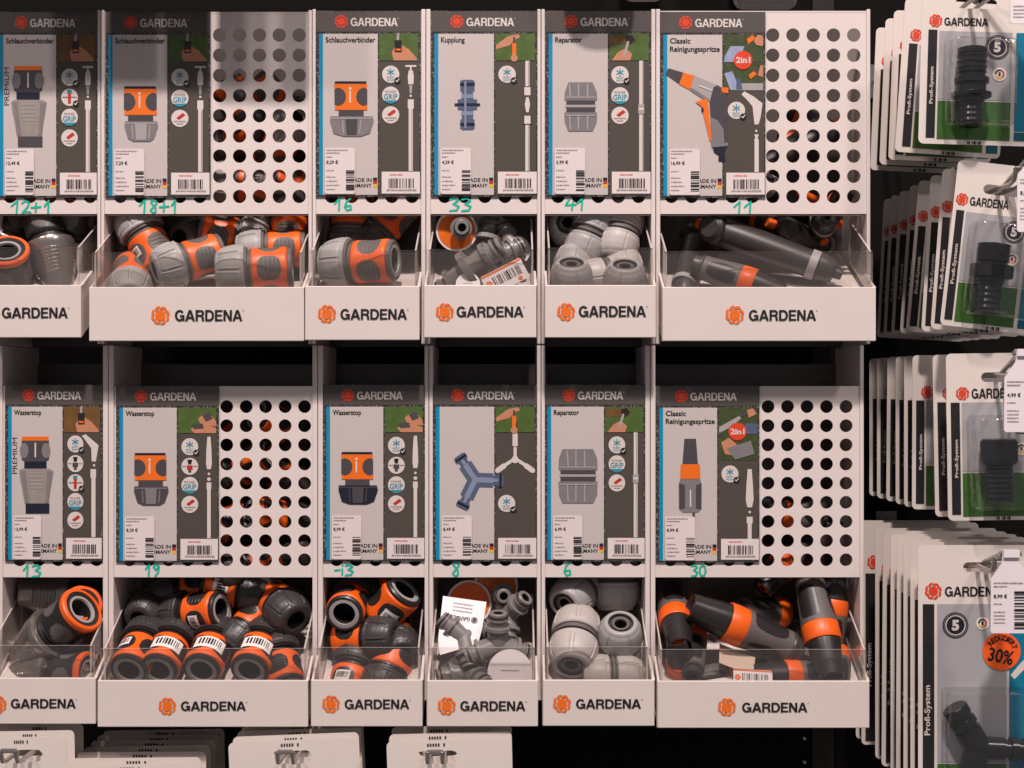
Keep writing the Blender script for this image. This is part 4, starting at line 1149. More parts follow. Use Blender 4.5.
# ================= lower row
g = 'silver and black connectors in the clear 13 bin'
put('premium', 45, 633, 0.0, (0.74, 0.56, -0.38), 20, 'Silver connector slanting up to an orange-ringed mouth, clear 13 bin', 'hose connector', g, 1.0)
put('premium', 50, 596, 0.03, (0.96, -0.1, 0.15), 0, 'Silver ribbed connector lying level behind, clear 13 bin', 'hose connector', g, .92)
put('premium', 86, 612, 0.024, (0.3, 0.3, -0.9), 0, 'Connector with orange ring at the rear right of the clear 13 bin', 'hose connector', g, .85)
put('premium', 62, 675, -0.012, (0.9, 0.1, -0.3), 0, 'Dark connector at the front pane of the clear 13 bin, lying low', 'hose connector', g, .9)
put('premium', 90, 655, 0.006, (-0.05, 0.95, -0.1), 0, 'Silver connector standing at the right side of the clear 13 bin, orange ring up', 'hose connector', g, .85)
g = 'black and orange stop connectors in the 19 bin'
for i, (x, rl, kd, wh) in enumerate(((131, 0, 'stop_side', 'leftmost of four in front, side sticker'), (170, 0, 'stop', 'second of four in front from the left'), (212, 0, 'stop', 'third of four in front from the left'), (259, 0, 'stop', 'rightmost of four in front'))):
    put(kd, x, 648, -0.004, (-0.12, -0.47, -0.87), rl, f'Black and orange stop connector, 19 bin, {wh}', 'stop connector', g, .93)
put('stop_side', 193, 612, 0.016, (0.90, 0.14, -0.40), -20, 'Stop connector lying across the middle of the 19 bin, white sticker on it', 'stop connector', g, .92)
put('stop_plain', 184, 591, 0.034, (0.97, 0.14, 0.1), 0, 'Dark stop connector at the back of the 19 bin, left of centre', 'stop connector', g, .9)
put('stop_plain', 143, 606, 0.03, (0.2, 0.3, 0.9), 0, 'Dark stop connector at the rear left of the 19 bin, nut facing out', 'stop connector', g, .85)
put('stop', 238, 589, 0.026, (-0.95, 0.2, 0.05), 0, 'Stop connector with barcode band lying at the top middle of the 19 bin', 'stop connector', g, .92)
put('stop_plain', 280, 604, 0.018, (-0.62, 0.36, 0.70), 40, 'Stop connector at the rear right of the 19 bin, ribbed nut facing out', 'stop connector', g, .95)
put('stop_plain', 247, 628, 0.014, (0.5, 0.6, 0.6), 0, 'Orange stop connector half hidden behind the rightmost front one, 19 bin', 'stop connector', g, .85)
put('stop_plain', 290, 662, -0.004, (0.3, -0.6, -0.7), 45, 'Stop connector low at the right side of the 19 bin, orange below', 'stop connector', g, .88)
g = 'black and orange stop connectors in the bin under the smudged 13'
put('stop_plain', 347, 601, 0.018, (-0.12, -0.22, -0.96), 0, 'Stop connector with round mouth facing out, upper left of the smudged 13 bin', 'stop connector', g, .92)
put('stop_side', 387, 615, 0.004, (0.58, 0.70, -0.32), -30, 'Bright orange stop connector leaning right in the smudged 13 bin, torn sticker', 'stop connector', g, 1.0)
put('stop_plain', 352, 638, 0.006, (-0.85, -0.1, 0.4), 0, 'Dark-nosed stop connector in the middle left of the smudged 13 bin', 'stop connector', g, .92)
put('stop_side', 345, 674, -0.013, (-0.2, -0.72, -0.62), -20, 'Stop connector with white sticker at the front left of the smudged 13 bin', 'stop connector', g, .95)
put('stop_plain', 399, 668, -0.013, (0.3, 0.78, 0.5), 0, 'Stop connector with dark nut down at the front right of the smudged 13 bin', 'stop connector', g, .98)
put('stop_plain', 408, 638, 0.012, (-0.2, 0.4, 0.88), 0, 'Stop connector with orange ring at the right edge of the smudged 13 bin', 'stop connector', g, .82)
put('stop_plain', 381, 590, 0.036, (0.9, 0.2, 0.2), 40, 'Shaded orange stop connector at the back of the smudged 13 bin', 'stop connector', g, .9)
g = 'grey three-way fittings in the 8 bin'
put('elbow', 503, 645, -0.010, (0.02, 0.97, -0.2), 100, 'Smooth grey three-way fitting at the front right of the 8 bin, one arm up', 'hose fitting', g, 1.0)
put('elbow', 462, 638, -0.004, (0.75, 0.3, 0.5), 70, 'Grey three-way fitting on the left of the 8 bin, open end facing out', 'hose fitting', g, .9)
put('elbow', 512, 614, 0.01, (0.55, 0.6, -0.5), 40, 'Grey three-way fitting at the rear right of the 8 bin', 'hose fitting', g, .9)
put('elbow', 458, 672, -0.014, (-0.9, -0.12, -0.2), 160, 'Grey three-way fitting lying low at the front left of the 8 bin', 'hose fitting', g, .95)
put('coupling', 501, 591, 0.022, (0.1, -0.05, -0.95), 0, 'Grey coupling through a round orange tag at the back of the 8 bin', 'hose coupling', None, .95, [tagm(24, 'disc', (6, 6, 4), (0, 0, 0))])
loose_tag(510, 672, -0.02, 22, 'plain', 'Round pale tag at the front right of the 8 bin', 0, -8, None)
loose_tag(469, 603, 0.014, 23, 'disc', 'Round orange tag behind the white card in the 8 bin', 0, -10, None)
def square_card():
    pts = [(443, 596), (486.5, 602), (482.5, 627), (478, 644), (440, 655), (438, 640)]
    t = 0.004
    root = thing('folded_card', 'White card with upside-down lettering lying in the 8 bin', 'paper card', W(460, 640, t), None)
    ORG[:] = [W(460, 640, t)]
    def fn(x, y, k): return W(x, y, t - (y - 596) * 0.0003) + Vector((0, -0.0003 * k, 0))
    p = Pad(fn)
    p.prism([fn(x, y, 0) for x, y in pts], (0, 0.0006, 0), 'tagwhite')
    part('sheet', p, root)
    def fr(x, y, k):
        a = R(8.5)
        return fn(463 + (x - 463) * math.cos(a) - (y - 615) * math.sin(a), 615 + (x - 463) * math.sin(a) + (y - 615) * math.cos(a), k)
    p = Pad(fr); p.wordmark(446, 616.5, 470.5, 620.5, 'ink', 1, 180); p.emblem(475, 618.5, 3.3, 'ink', 1)
    for i in range(3): p.dashes(452, 603.5 + 3.6 * i, 472, 1.3, 'greyink', 1, i + 20)
    part('print', p, root)
square_card()
g = 'grey repair pieces in the 6 bin'
put('repair_light', 575, 640, -0.004, (-0.14, -0.64, -0.76), 10, 'Big grey repair piece at the front left of the 6 bin, open end facing out', 'hose repair piece', g, 1.0)
put('repair', 624, 644, 0.002, (0.0, 0.80, -0.60), 20, 'Repair piece at the right of the 6 bin with its opening facing up', 'hose repair piece', g, .9)
put('repair_light', 624, 578, 0.03, (0.0, 0.99, 0.12), 20, 'Repair piece standing upright at the rear right of the 6 bin', 'hose repair piece', g, .95)
put('repair', 578, 591, 0.026, (-0.48, -0.34, -0.80), 20, 'Repair piece at the rear left of the 6 bin, open end turned left', 'hose repair piece', g, .92)
put('repair_light', 612, 676, -0.013, (0.99, -0.02, 0.06), 10, 'Repair piece lying level at the front right of the 6 bin', 'hose repair piece', g, .86)
g = 'spray nozzles with orange ring in the 30 bin'
put('nozzle', 674.5, 613, 0.006, (0.02, -0.5, -0.86), 0, 'Spray nozzle at the left end of the 30 bin, orange-rimmed tip facing out', 'spray nozzle', g, .96)
put('nozzle', 745, 629, -0.004, (-0.90, 0.38, -0.12), 60, 'Spray nozzle slanting across the middle of the 30 bin, black tip upper left', 'spray nozzle', g, 1.12)
put('nozzle', 819, 623, -0.003, (0.10, -0.84, -0.53), 35, 'Spray nozzle with tip pointing down, right half of the 30 bin', 'spray nozzle', g, 1.05)
put('nozzle', 840, 618, 0.014, (0.12, 0.96, 0.2), 0, 'Spray nozzle half hidden at the right end of the 30 bin', 'spray nozzle', g, .9)
put('nozzle', 692, 645, 0.006, (0.1, 0.5, 0.8), 0, 'Spray nozzle lying behind the left end one in the 30 bin', 'spray nozzle', g, .85)
put('nozzle', 684, 671, -0.012, (-0.2, 0.75, -0.55), 0, 'Dark nozzle low at the front left of the 30 bin, behind the pane', 'spray nozzle', g, .9)
put('nozzle', 770, 612, 0.034, (0.8, -0.1, 0.5), 60, 'Shaded nozzle at the back of the 30 bin', 'spray nozzle', g, .9)
put('nozzle', 722, 676, 0.004, (0.93, 0.1, 0.3), 0, 'Dark nozzle lying low behind the barcode slip in the 30 bin', 'spray nozzle', g, .9)
put('nozzle', 800, 676, -0.006, (-0.95, 0.05, -0.2), 30, 'Dark nozzle lying low at the front, below the down-pointing one, 30 bin', 'spray nozzle', g, .9)
put('nozzle', 845, 664, 0.004, (0.1, 0.6, 0.7), 0, 'Dark nozzle low in the right corner of the 30 bin', 'spray nozzle', g, .8)
loose_tag(753, 678, -0.022, 19, 'code', 'White barcode slip lying at the front of the 30 bin', -4, -40, None)
loose_tag(736, 660, -0.010, 22, 'leaf', 'Beige paper slip under the slanting nozzle in the 30 bin', -30, -40, None)
# ---- goods stored behind the perforated fronts, seen through the holes
def magazine(xs, ys, kinds, grp, lab, cat, y_seed, sc=.9, t=0.028):
    rn = random.Random(y_seed)
    for i, y in enumerate(ys):
        for j, x in enumerate(xs):
            put(rn.choice(kinds), x + rn.uniform(-5, 5), y + rn.uniform(-4, 4), t + (0.01 if (i + j) % 2 else 0.002), (rn.uniform(-1, 1), rn.uniform(-.6, .6), rn.uniform(-.6, .6)), rn.uniform(0, 360), lab, cat, grp, sc)
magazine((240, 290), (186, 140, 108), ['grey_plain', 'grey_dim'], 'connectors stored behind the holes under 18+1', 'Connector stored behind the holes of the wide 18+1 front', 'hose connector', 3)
magazine((245, 290), (562, 516, 470, 428), ['stop_plain', 'stop_plain'], 'stop connectors stored behind the holes over 19', 'Stop connector stored behind the holes of the wide 19 front', 'stop connector', 5)
magazine((815,), (205, 150), ['gun'], 'spray guns stored behind the holes of 11', 'Spray gun stored behind the holes of the wide 11 front', 'spray gun', 7, .8, .034)
magazine((790, 835), (560, 520), ['nozzle'], 'nozzles stored behind the holes of 30', 'Spray nozzle stored behind the holes of the wide 30 front', 'spray nozzle', 8, .9, .034)
# ------------------------------------------------------------------ hanging blister packs
def blister_mesh(x0, y0, x1, y1, d, r=6, inset=4):
    """clear shell over a card: local x right, y up, z to the viewer (mm)"""
    m = MB()
    rings = []
    for z, i in ((0.5, 0), (0.55, 1.5), (d * .35, 2), (d * .8, inset * .8), (d * .95, inset * 1.1), (d, inset * 1.8)):
        rr = max(1, r - i * .4)
        rings.append([(x * U, -y * U, z * U) for x, y in rrect(x0 + i, y0 + i, x1 - i, y1 - i, rr, 5)])
    n = len(rings[0])
    vs = [p for q in rings for p in q]
    fs = [(k * n + i, k * n + (i + 1) % n, (k + 1) * n + (i + 1) % n, (k + 1) * n + i) for k in range(len(rings) - 1) for i in range(n)]
    fs.append(tuple(range((len(rings) - 1) * n, len(rings) * n)))
    m.add(vs, fs, 'blister')
    return m.mesh('blister', None, R(40))

def card_sheet(x0, y0, x1, y1, r, slot, mt, extra=None):
    """card with a real euro slot cut through it (hang point is the origin)"""
    m = MB()
    sw, sh = slot
    out = rrect(x0, y0, x1, y1, r, 5)
    bm = bmesh.new()
    def hole():
        pts = []
        for cx, s in ((sw - sh, -PI / 2), (-(sw - sh), PI / 2)):
            pts += [(cx + sh * math.cos(s + PI * i / 6), sh * math.sin(s + PI * i / 6)) for i in range(7)]
        k = pts.index(min(pts, key=lambda p: p[1] + abs(p[0]) * .001))
        return pts
    h = hole()
    loops = []
    for pts in (out, h):
        vv = [bm.verts.new((x * U, -y * U, 0)) for x, y in pts]
        loops.append([bm.edges.new((vv[i], vv[(i + 1) % len(vv)])) for i in range(len(vv))])
    bmesh.ops.triangle_fill(bm, edges=loops[0] + loops[1], use_beauty=True)
    ret = bmesh.ops.extrude_face_region(bm, geom=list(bm.faces))
    bmesh.ops.translate(bm, vec=(0, 0, 0.0006), verts=[v for v in ret['geom'] if isinstance(v, bmesh.types.BMVert)])
    bmesh.ops.recalc_face_normals(bm, faces=bm.faces)
    me = bpy.data.meshes.new('card_sheet'); bm.to_mesh(me); bm.free()
    me.materials.append(M[mt])
    return me

def local(x, y, k): return Vector((x * U, -y * U, 0.0008 + 0.00022 * k))

def fitting_mesh(cx, y0, secs, zc, tilt=0, mt='profi'):
    """turned fitting along a vertical axis: secs = (length, radius, ribs)"""
    m = MB(); pr = [(0, 0), ]
    z = 0
    for l, r, ribs in secs:
        pr.append((z, r * .92)); pr.append((z + .8, r))
        if ribs:
            n = ribs
            for i in range(n):
                a = z + 1 + (l - 2) * i / n; s = (l - 2) / n
                pr += [(a + s * .1, r), (a + s * .35, r), (a + s * .45, r * .93), (a + s * .85, r * .93)]
        pr.append((z + l - .8, r)); pr.append((z + l, r * .92))
        z += l
    pr.append((z, secs[-1][1] * .6)); pr.append((z - 8, secs[-1][1] * .55, 'hole')); pr.append((z - 8, 0))
    X = Matrix.Translation((cx * U, -y0 * U, zc * U)) @ Matrix.Rotation(R(tilt), 4, 'Z') @ Matrix.Rotation(PI / 2, 4, 'X')
    m.lathe(pr, mt, 40, X)
    return m

def five_badge(p, cx, cy, r):
    p.disc(cx, cy, r, 'navy', 3); p.ring(cx, cy, r * .70, r * .78, 'whiteink', 4); p.text('5', cx - r * .28, cy - r * .42, cx + r * .28, cy + r * .42, 'whiteink', 4, 0.05)
    p.ring(cx, cy, r * .86, r * .92, 'greyink', 4, n=24)
def year_mark(p, cx, cy, r):
    p.disc(cx, cy, r, 'packwhite', 3); p.ring(cx, cy, r * .45, r * .7, 'ink', 4, PI, 1.6 * PI, 12); p.ring(cx, cy, r * .45, r * .7, 'flagred', 4, 1.6 * PI, 2.3 * PI, 10); p.ring(cx, cy, r * .45, r * .7, 'gold', 4, .3 * PI, .9 * PI, 10)
    p.text('1', cx - r * .15, cy - r * .3, cx + r * .15, cy + r * .3, 'ink', 4, 0.03)

GRP = {
 # hang point px, left, top, right, bottom (offsets), strip y, photo split, blue x, depths, tilts
 'a': dict(h=(976, 4), l=-54, t=-20, r=56, b=141, emb=(-40, 18, 6.6), wm=(-31.5, 14.5, 12.5, 22.3), strip=(-47, -38, 27, 135), ps=(-44.5, -40, 64, 101), photo=(-36, 28, 37, 97, 136), blue=41,
           five=(22, 43, 12.2), year=(25, 70, 7), ts=(-.05, -.006, .022, .045, .072), tilt=(1.6, 4.0, 2.2, 2.5, 2.5), d=33),
 'b': dict(h=(1004, 191), l=-49, t=-26, r=55, b=140, emb=(-41, 13, 6.3), wm=(-33, 9.5, 6, 18), strip=(-45.5, -37.5, 24, 134), ps=(-43.5, -39, 58, 98), photo=(-35.5, 25, 24, 95, 135), blue=28,
           five=(14, 40, 11), year=(15, 67, 6.5), ts=(-.05, -.018, .009, .040, .062, .090, .115, .135), tilt=(6.4, 4.4, 3.5, 5, 4, 3.4, 3, 3), d=36),
 'c': dict(h=(1002, 377), l=-56, t=-24, r=54, b=143, emb=(-40, 16, 6.8), wm=(-31, 11.3, 17, 21), strip=(-52, -43, 25, 137), ps=(-48.7, -44.4, 62, 100), photo=(-41, 25, 26, 95, 139), blue=30,
           five=(18, 46, 11), year=(18, 72, 6.5), ts=(-.05, -.020, .030, .052, .075, .099, .13, .154), tilt=(-.8, -1, .2, 0, 0, .5, 0, 0), d=34),
 'd': dict(h=(984, 567), l=-66, t=-22, r=70, b=236, emb=(-51, 24, 8.6), wm=(-39.5, 19.5, 17, 29.2), strip=(-61.5, -50, 37, 232), ps=(-60, -52.5, 118, 168), photo=(-47, 37, 22, 196, 232), blue=25,
           five=(-29, 58, 13), year=(-2, 56, 6.5), ts=(-.05, -.0315, -.0145, .002, .019, .040, .062, .104, .122), tilt=(0, 0, 0, .3, 0, .4, 0, 0, 0), d=26),
}
ORDN = ['front', 'second', 'third', 'fourth', 'fifth', 'sixth', 'seventh', 'eighth', 'ninth']
PNAME = {'a': 'top right hook', 'b': 'second right hook', 'c': 'third right hook', 'd': 'lowest right hook'}
def profi(key):
    g = GRP[key]; s = 0.95
    q = lambda *v: [x * s for x in v]
    l, t, r, b = q(g['l'], g['t'], g['r'], g['b'])
    sheet = card_sheet(l, t, r, b, 5, (20, 4.6), 'packwhite')
    p = Pad(local); p.emblem(*q(*g['emb']), 'red_ink', 1); em = p.mesh('emblem')
    p = Pad(local); p.wordmark(*q(*g['wm']), 'ink', 1); wm = p.mesh('lettering')
    x0, x1, y0, y1 = q(*g['strip'])
    p = Pad(local); p.rect(x0, y0, x1, y1, 'packstrip', 1)
    xa, xb, ya, yb = q(*g['ps']); p.text('Profi-System', xa, ya, xb, yb, 'whiteink', 2, 0.02, 90); st = p.mesh('series_strip')
    x0, y0, x1, y1, y2 = q(*g['photo'])
    p = Pad(local); p.rect(x0, y0, x1, y1 - .8, 'packgrey', 1); p.rect(x0, y1 + .6, x1, y2, 'packgreen', 1)
    five_badge(p, *q(*g['five'])); year_mark(p, *q(*g['year'])); ph = p.mesh('picture_field')
    bx = g['blue'] * s
    p = Pad(local); p.rect(bx, y0, r - 3, y2 - 9, 'packblue', 1); p.rect(bx, y2 - 8, r - 3, y2, 'tealdk', 1)
    if key == 'd':
        p.poly(q(28, 106) and [tuple(q(26, 108)), tuple(q(36, 96)), tuple(q(46, 86)), tuple(q(52, 90)), tuple(q(40, 102)), tuple(q(30, 112))], 'whiteink', 2)
    bl = p.mesh('info_field')
    p = Pad(local)
    cx = (l + r) / 2; p.barcode(cx - 6, b - 3.4, cx + 9, b - .4, 'ink', 1, seed=3, dens=6); bc = p.mesh('edge_marks')
    d = g['d']
    if key == 'a':
        fm = fitting_mesh(-7.5 * s, 48 * s, [(6, 13.5, 0), (18, 14, 3), (4, 12.5, 0), (6, 16, 0), (8, 13.5, 0), (5, 18.5, 0), (4, 12, 0), (23, 10.8, 4)], 16.5)
        win = q(-33, 36, 37, 128)
    elif key == 'b':
        fm = fitting_mesh(-9 * s, 56 * s, [(17, 15.5, 6), (3, 13, 0), (12, 20, 0), (4, 13, 0), (30, 11.5, 5)], 17)
        win = q(-33, 32, 25, 130)
    elif key == 'c':
        fm = fitting_mesh(-9.5 * s, 61 * s, [(24, 15.8, 0), (4, 12.5, 0), (31, 12.8, 6)], 16)
        m2 = MB(); X = Matrix.Translation((-9.5 * s * U, -61 * s * U, 16 * U)) @ Matrix.Rotation(PI / 2, 4, 'X')
        fm.lathe([(2, 15), (2.4, 16.4), (21.5, 16.4), (22, 15)], 'profi', 96, X, lambda z, a, rr: rr + (.7 if (a * 18 / PI) % 2 < 1.1 else 0))
        win = q(-38, 36, 27, 134)
    else:
        fm = MB()
        c = Vector((-10 * s * U, -177 * s * U, 13 * U))
        for (ex, ey, ln, rr) in ((-34, 137, 56, 12.4), (46, 180, 50, 10.5), (-26, 226, 48, 11.5)):
            e = Vector((ex * s * U, -ey * s * U, 13 * U)); dd = (e - c).normalized()
            X = Matrix.Translation(c) @ dd.to_track_quat('Z', 'Y').to_matrix().to_4x4()
            L = (e - c).length / U
            fm.lathe([(0, rr), (L * .45, rr), (L * .45, rr * .8), (L * .55, rr * .8), (L * .56, rr * 1.04), (L * .68, rr * 1.04), (L * .69, rr * .88), (L * .78, rr * .88), (L * .79, rr), (L * .97, rr), (L, rr * .9), (L, 0)], 'profi', 32, X)
        win = q(-45, 118, 52, 231)
    fit = fm.mesh('fitting', None, SM)
    bs = blister_mesh(*win, d)
    rows = []
    for i, (tt, ti) in enumerate(zip(g['ts'], g['tilt'])):
        hx, hy = W(g['h'][0], g['h'][1], -.05).x, W(g['h'][0], g['h'][1], -.05).z
        rows.append((tt, ti))
        which = {0: 'frontmost'}.get(i, 'rearmost' if i == len(g['ts']) - 1 else ORDN[i] + ' from front')
        what = {'a': 'slim dark coupling', 'b': 'threaded dark adapter', 'c': 'ribbed tap adapter', 'd': 'dark three-way fitting'}[key]
        lab = f'White blister pack with {what}, {which} on the {PNAME[key]}'
        if key == 'd' and i == 0: lab = 'Tall blister pack with round orange discount sticker, frontmost on the lowest right hook'
        root = thing('blister_pack', lab, 'blister pack', (hx, tt * D, hy), f'blister packs on the {PNAME[key]}', Matrix.Rotation(PI / 2, 3, 'X').to_quaternion())
        root.rotation_mode = 'XYZ'; root.rotation_euler = (PI / 2, R(ti), 0)
        ch = {}
        for n, me in (('card_sheet', sheet), ('emblem', em), ('lettering', wm), ('series_strip', st), ('picture_field', ph), ('info_field', bl), ('edge_marks', bc), ('fitting', fit), ('blister', bs)):
            o = bpy.data.objects.new(n, me); C.objects.link(o)
            o.parent = ch['card_sheet'] if n in ('emblem', 'lettering', 'series_strip', 'picture_field', 'info_field', 'edge_marks') else root
            if n == 'fitting': o['label'] = 'dark anthracite fitting in the clear shell'
            ch[n] = o
        if key == 'd' and i == 0:
            cx, cy, rr = q(17, 84, 19)
            p = Pad(local); p.prism([local(x, y, 4) for x, y in ellipse(cx, cy, rr, n=40)], (0, 0, .0003), 'redsticker')
            def rot(a, px0, py0):
                return lambda x, y, k: local(px0 + x * math.cos(a) - y * math.sin(a), py0 + x * math.sin(a) + y * math.cos(a), k)
            p2 = Pad(rot(R(11), cx, cy)); p2.text('30%', -rr * .66, -rr * .12, rr * .66, rr * .62, 'ink', 7, 0.02)
            w9 = 'REDUZIERT'
            pos = [-62, -46, -29, -12, 3, 16, 29, 45, 62]
            for chh, an in zip(w9, pos):
                a = R(an + 8)
                fx, fy = cx + rr * .72 * math.sin(a), cy - rr * .72 * math.cos(a)
                p3 = Pad(rot(a, fx, fy)); wd = .05 if chh == 'I' else .105
                p3.text(chh, -rr * wd, -rr * .14, rr * wd, rr * .14, 'ink', 7, 0.03)
                o_ = len(p2.v); p2.v += p3.v; p2.f += [[j + o_ for j in f] for f in p3.f]; p2.m += [p2.mi('ink')] * len(p3.f)
            so = part('discount_sticker', p.mesh('discount_sticker'), root, 'round orange sticker'); part('lettering', p2.mesh('lettering'), so)
for k in 'abcd': profi(k)

# ------------------------------------------------------------------ wire hooks with price labels
def hook(px, py, tw, tf, label, tag=None, price=None, two=True, arm=(26, -30), seed=1):
    root = thing('display_hook', label, 'display hook', W(px, py, TW - .002), 'wire display hooks')
    root.location.x = W(px, py, -.05).x; root.location.z = W(px, py, -.05).z
    X0, Z0 = root.location.x, root.location.z + 0.0015
    ORG[:] = [root.location.copy()]
    yw, yf = TW * D - .001, tf * D
    w = MB()
    w.box((X0 - .012, yw - .003, Z0 - .02), (X0 + .012, yw, Z0 + .02), 'chrome')
    part('wall_plate', w, root)
    w = MB()
    for dx in (-0.007, 0.007):
        w.tube([(X0 + dx, yw, Z0), (X0 + dx, yf + .012, Z0), (X0 + dx, yf + .004, Z0 + .002), (X0 + dx, yf, Z0 + .007), (X0 + dx, yf - .001, Z0 + .013)], 0.0022, 'chrome', 12)
    w.tube([(X0 - .007, yf, Z0 + .0125), (X0 + .007, yf, Z0 + .0125)], 0.0022, 'chrome', 10)
    part('prong', w, root)
    if tag:
        tx, ty, hh = tag            # centre px of the label's neck top at its depth, label height px
        tt = tf - .012
        N = W(tx, ty, tt)
        w = MB(); w.tube([(X0, yf + .055, Z0), (X0, yf + .05, Z0 + .004), (N.x, N.y + .012, N.z - .001), (N.x, N.y + .001, N.z - .001)], 0.0024, 'chrome', 12)
        w.tube([(N.x - .010, N.y + .001, N.z - .001), (N.x + .010, N.y + .001, N.z - .001)], 0.0022, 'chrome', 12)
        part('label_arm', w, root)
        fn = lambda x, y, k: W(tx + x, ty + y, tt) + Vector((0, -.0016 - .0003 * k, 0))
        p = Pad(fn)
        pts = [(-8, -2), (8, -2), (9, 10), (20, 26), (20.5, hh - 2), (19, hh), (-19, hh), (-20.5, hh - 2), (-20, 26), (-9, 10)]
        p.prism([fn(x, y, 0) for x, y in pts], (0, .0012, 0), 'tagwhite')
        p.box(tuple(W(tx - 8, ty + 4, tt) + Vector((0, -.004, 0))), tuple(W(tx + 8, ty - 3, tt) + Vector((0, .004, 0))), 'tagwhite')
        lo = part('price_label', p, root, 'white hanging price label')
        p = Pad(fn)
        p.dashes(-17.5, 29, 12, 1.5, 'greyink', 1, seed); p.dashes(-17.5, 32.4, -4, 1.4, 'greyink', 1, seed + 1)
        y0 = 41
        if price: p.text(price, -17.5, y0, -4, y0 + 4.6, 'ink', 1, 0.02)
        p.dashes(-17.5, y0 + 9, -9, 1.4, 'greyink', 1, seed + 2)
        for i in range(4):
            if y0 + 17 + 3.6 * i < hh - 2: p.dashes(-17.5, y0 + 17 + 3.6 * i, -6, 1.3, 'greyink', 1, seed + 3 + i)
        p.barcode(3, 38, 17, hh - 3, 'ink', 1, True, seed, 14)
        part('print', p, lo)
    return root
hook(976, 4, 0, -.085, 'Wire hook with hanging price label at the top right of the wall', (1030, -52, 76), '8,99 €', seed=31)
hook(1004, 191, 0, -.085, 'Wire hook with white price label, second from the top at the right', (1037, 150, 82), '8,99 €', seed=41)
hook(1002, 377, 0, -.085, 'Wire hook with white price label reading 4,99 €, third from the top', (1024, 352, 80), '4,99 €', seed=51)
hook(984, 567, 0, -.085, 'Wire hook with white price label reading 8,99 €, above the orange discount sticker', (1010.5, 553, 80), '8,99 €', seed=61)

# ------------------------------------------------------------------ white packs hanging below the bins
LOWG = [
 ('white packs at the bottom left corner', 22, 756, -52, -19, 45, (-.045, -.028, -.008), -1.0, 'bottom left corner', 14),
 ('white packs below the 19 bin', 131, 783, -68, -19, 65, (-.045, -.029, -.013, .003, .019, .034, .05), -0.6, 'hook under the wide stop connector bin', 20),
 ('white packs below the smudged 13 bin', 291, 757, -62, -17, 66, (-.045, -.030, -.015, .0), -2.2, 'hook under the smudged 13 bin', 18),
 ('white packs below the 8 bin', 437, 757, -50, -17, 75, (-.045, -.026, -.006), -1.5, 'hook under the three-way fitting bin', 18),
]
for gn, hx, hy, l, t, r, ts, ti, where, tk in LOWG:
    s = .955
    sheet = card_sheet(l * s, t * s, r * s, 150, 5, (20, 6), 'packwhite')
    p = Pad(local)
    for i in range(7):
        if i != 5: p.rect(-tk / 2 + tk * i / 7, (t + 3.2) * s, -tk / 2 + tk * (i + .62) / 7, (t + 6.2) * s, 'ink', 1)
    mk = p.mesh('edge_marks')
    P0 = W(hx, hy, -.045)
    for i, tt in enumerate(ts):
        which = 'frontmost' if i == 0 else ('rearmost' if i == len(ts) - 1 else ORDN[i] + ' from front')
        root = thing('hanging_pack', f'White card pack, {which} on the {where}' if 'hook' in where else f'White card pack, {which} of those hanging at the {where}', 'blister pack', (P0.x, tt * D, P0.z), gn)
        root.rotation_euler = (PI / 2, R(ti + (i % 3 - 1) * .4), 0)
        for n, me in (('card_sheet', sheet), ('edge_marks', mk)):
            o = bpy.data.objects.new(n, me); C.objects.link(o); o.parent = root
    hook(hx, hy, 0, -.075, f'Wire hook carrying the white packs, {where}' if 'corner' in where else f'Wire {where} carrying white packs')

# ------------------------------------------------------------------ unseen packs of the row above, added to shade the fronts; then two peeking
UP = [(-12, 98, -9, -.045), (104, 206, -10, -.045), (214, 306, -14, -.05), (566, 636, -16, -.03)]
for x0, x1, yb, tt in UP:
    cx = (x0 + x1) / 2
    wd, ht = (x1 - x0) / 2 * (1 + tt), 150
    P0 = W(cx, yb - 150, tt)
    wh = 'at the left corner' if x0 < 0 else ('above the left spray card' if x0 > 560 else ('above the 18+1 card' if x0 < 200 else 'above the wide 18+1 holes'))
    wh = {-12: 'above the 12+1 dispenser', 104: 'above the 18+1 card', 214: 'above the holes of the 18+1 front', 566: 'above the 41 dispenser'}[x0]
    root = thing('hanging_pack', f'White card pack of the next row, hanging {wh}', 'blister pack', P0, 'packs of the next row up')
    root.rotation_euler = (PI / 2, 0, 0)
    me = card_sheet(-wd, -20, wd, 150 * (1 + tt), 30 if x0 > 560 else 5, (20, 4.6), 'packwhite')
    o = bpy.data.objects.new('card_sheet', me); C.objects.link(o); o.parent = root
    p = Pad(local); p.rect(-wd + 6, 20, wd - 6, 110, 'packgrey', 1); o2 = bpy.data.objects.new('picture_field', p.mesh('picture_field')); C.objects.link(o2); o2.parent = o
for x0, x1, yb, tt, mt, lab in ((733, 797, 10, .15, 'nut_dark', 'Dark pack with rounded end peeking over the 11 dispenser, far back'), (622, 664, 2, .14, 'back', 'Grey pack corner peeking over the 41 dispenser, far back')):
    cx = (x0 + x1) / 2
    P0 = W(cx, yb - 150, tt)
    root = thing('hanging_pack', lab, 'blister pack', P0)
    root.rotation_euler = (PI / 2, 0, 0)
    wd = (x1 - x0) / 2 * (1 + tt)
    o = bpy.data.objects.new('card_sheet', card_sheet(-wd, -20, wd, 150 * (1 + tt), 12, (12, 4), mt)); C.objects.link(o); o.parent = root
    o = bpy.data.objects.new('blister', blister_mesh(-wd + 3, 20, wd - 3, 150 * (1 + tt) - 3, 18, 12)); C.objects.link(o); o.parent = root
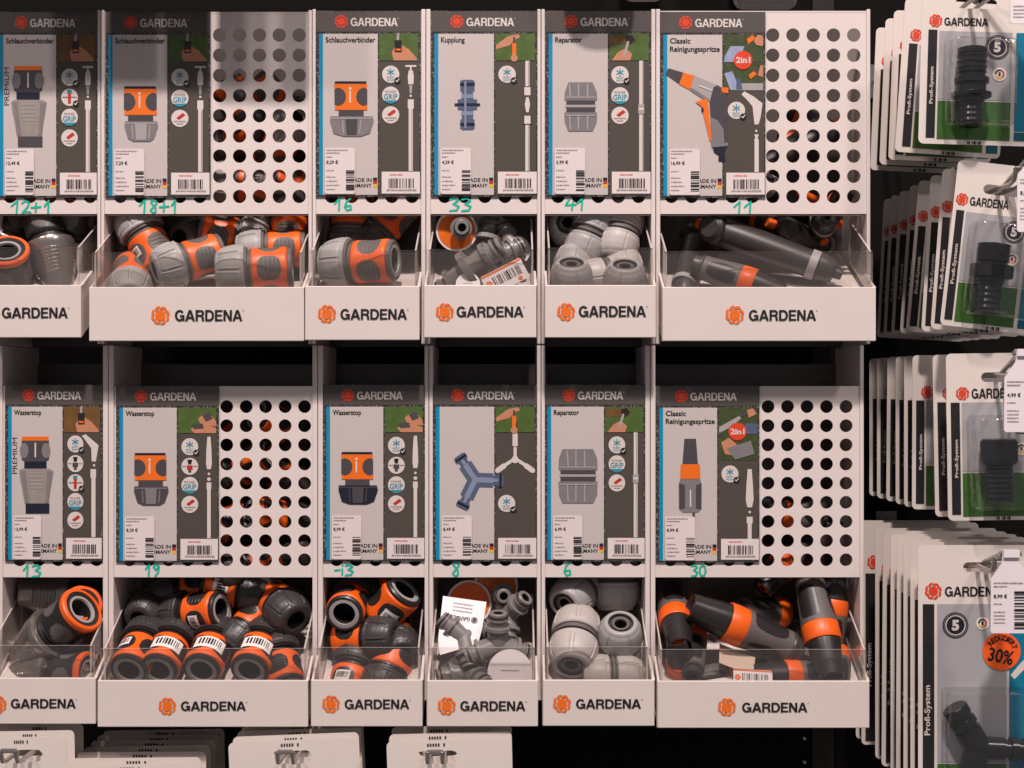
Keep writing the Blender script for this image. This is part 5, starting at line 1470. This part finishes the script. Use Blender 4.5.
# upright of the back wall; studs stand in for light through wall perforations
M['rail'] = mat('dark_upright_steel', (44, 42, 40), 0.6, var=0.1, vscale=20, spec=0.2)
xa, xb = W(812, 0, TW).x, W(833, 0, TW).x
mb = MB(); mb.box((xa, TW * D - .004, 0), (xb, TW * D, 2.6), 'rail'); structure('trim_1', mb)
for i, (px, py) in enumerate(((804.5, 738.5), (804.5, 762))):
    P0 = W(px, py, TW)
    m = MB(); m.lathe([(0, 2.4), (1.2, 2.4), (2.2, 1.6), (2.4, 0)], 'chrome', 20, Matrix.Translation(P0) @ Matrix.Rotation(PI / 2, 4, 'X'))
    o = bpy.data.objects.new('wall_screw', m.mesh('wall_screw', P0, SM)); C.objects.link(o); o.location = P0
    o['label'] = ('Upper' if i == 0 else 'Lower') + ' small bright screw on the black wall below the 30 bin'; o['category'] = 'screw'
# ------------------------------------------------------------------ light, camera
def ceiling_light(x, y, z, power, size):
    l = bpy.data.lights.new('ceiling_light', 'AREA'); l.energy = power; l.size = size; l.shape = 'SQUARE'
    l.color = (1.0, 0.865, 0.825)
    o = bpy.data.objects.new('ceiling_light', l); C.objects.link(o); o.location = (x, y, z)
    d = Vector((0, 0, ZC)) - Vector((x, y, z))
    o.rotation_mode = 'QUATERNION'; o.rotation_quaternion = d.to_track_quat('-Z', 'Y')
ceiling_light(0.05, -2.35, ZC + 3.4, 172, 0.2)
ceiling_light(-2.0, -2.5, ZC + 3.2, 50, 0.25)
ceiling_light(2.1, -2.5, ZC + 3.2, 50, 0.25)
w = bpy.data.worlds.new('shop_ambient'); bpy.context.scene.world = w; w.use_nodes = True
w.node_tree.nodes['Background'].inputs[0].default_value = (0.96, 0.93, 1.0, 1)
w.node_tree.nodes['Background'].inputs[1].default_value = 0.19
cam = bpy.data.cameras.new('camera'); co = bpy.data.objects.new('camera', cam); C.objects.link(co)
co.location = (0, -D, ZC); co.rotation_euler = (PI / 2, 0, 0)
cam.sensor_fit = 'HORIZONTAL'; cam.sensor_width = 36; cam.lens = 36 * (D / U) / 1024
cam.clip_start = 0.05
sc = bpy.context.scene
sc.camera = co
sc.view_settings.view_transform = 'Standard'; sc.view_settings.look = 'None'
sc.view_settings.exposure = -0.08; sc.view_settings.gamma = 1; sc.view_settings.use_curve_mapping = False
sc.cycles.transparent_max_bounces = 24
sc.cycles.max_bounces = 8
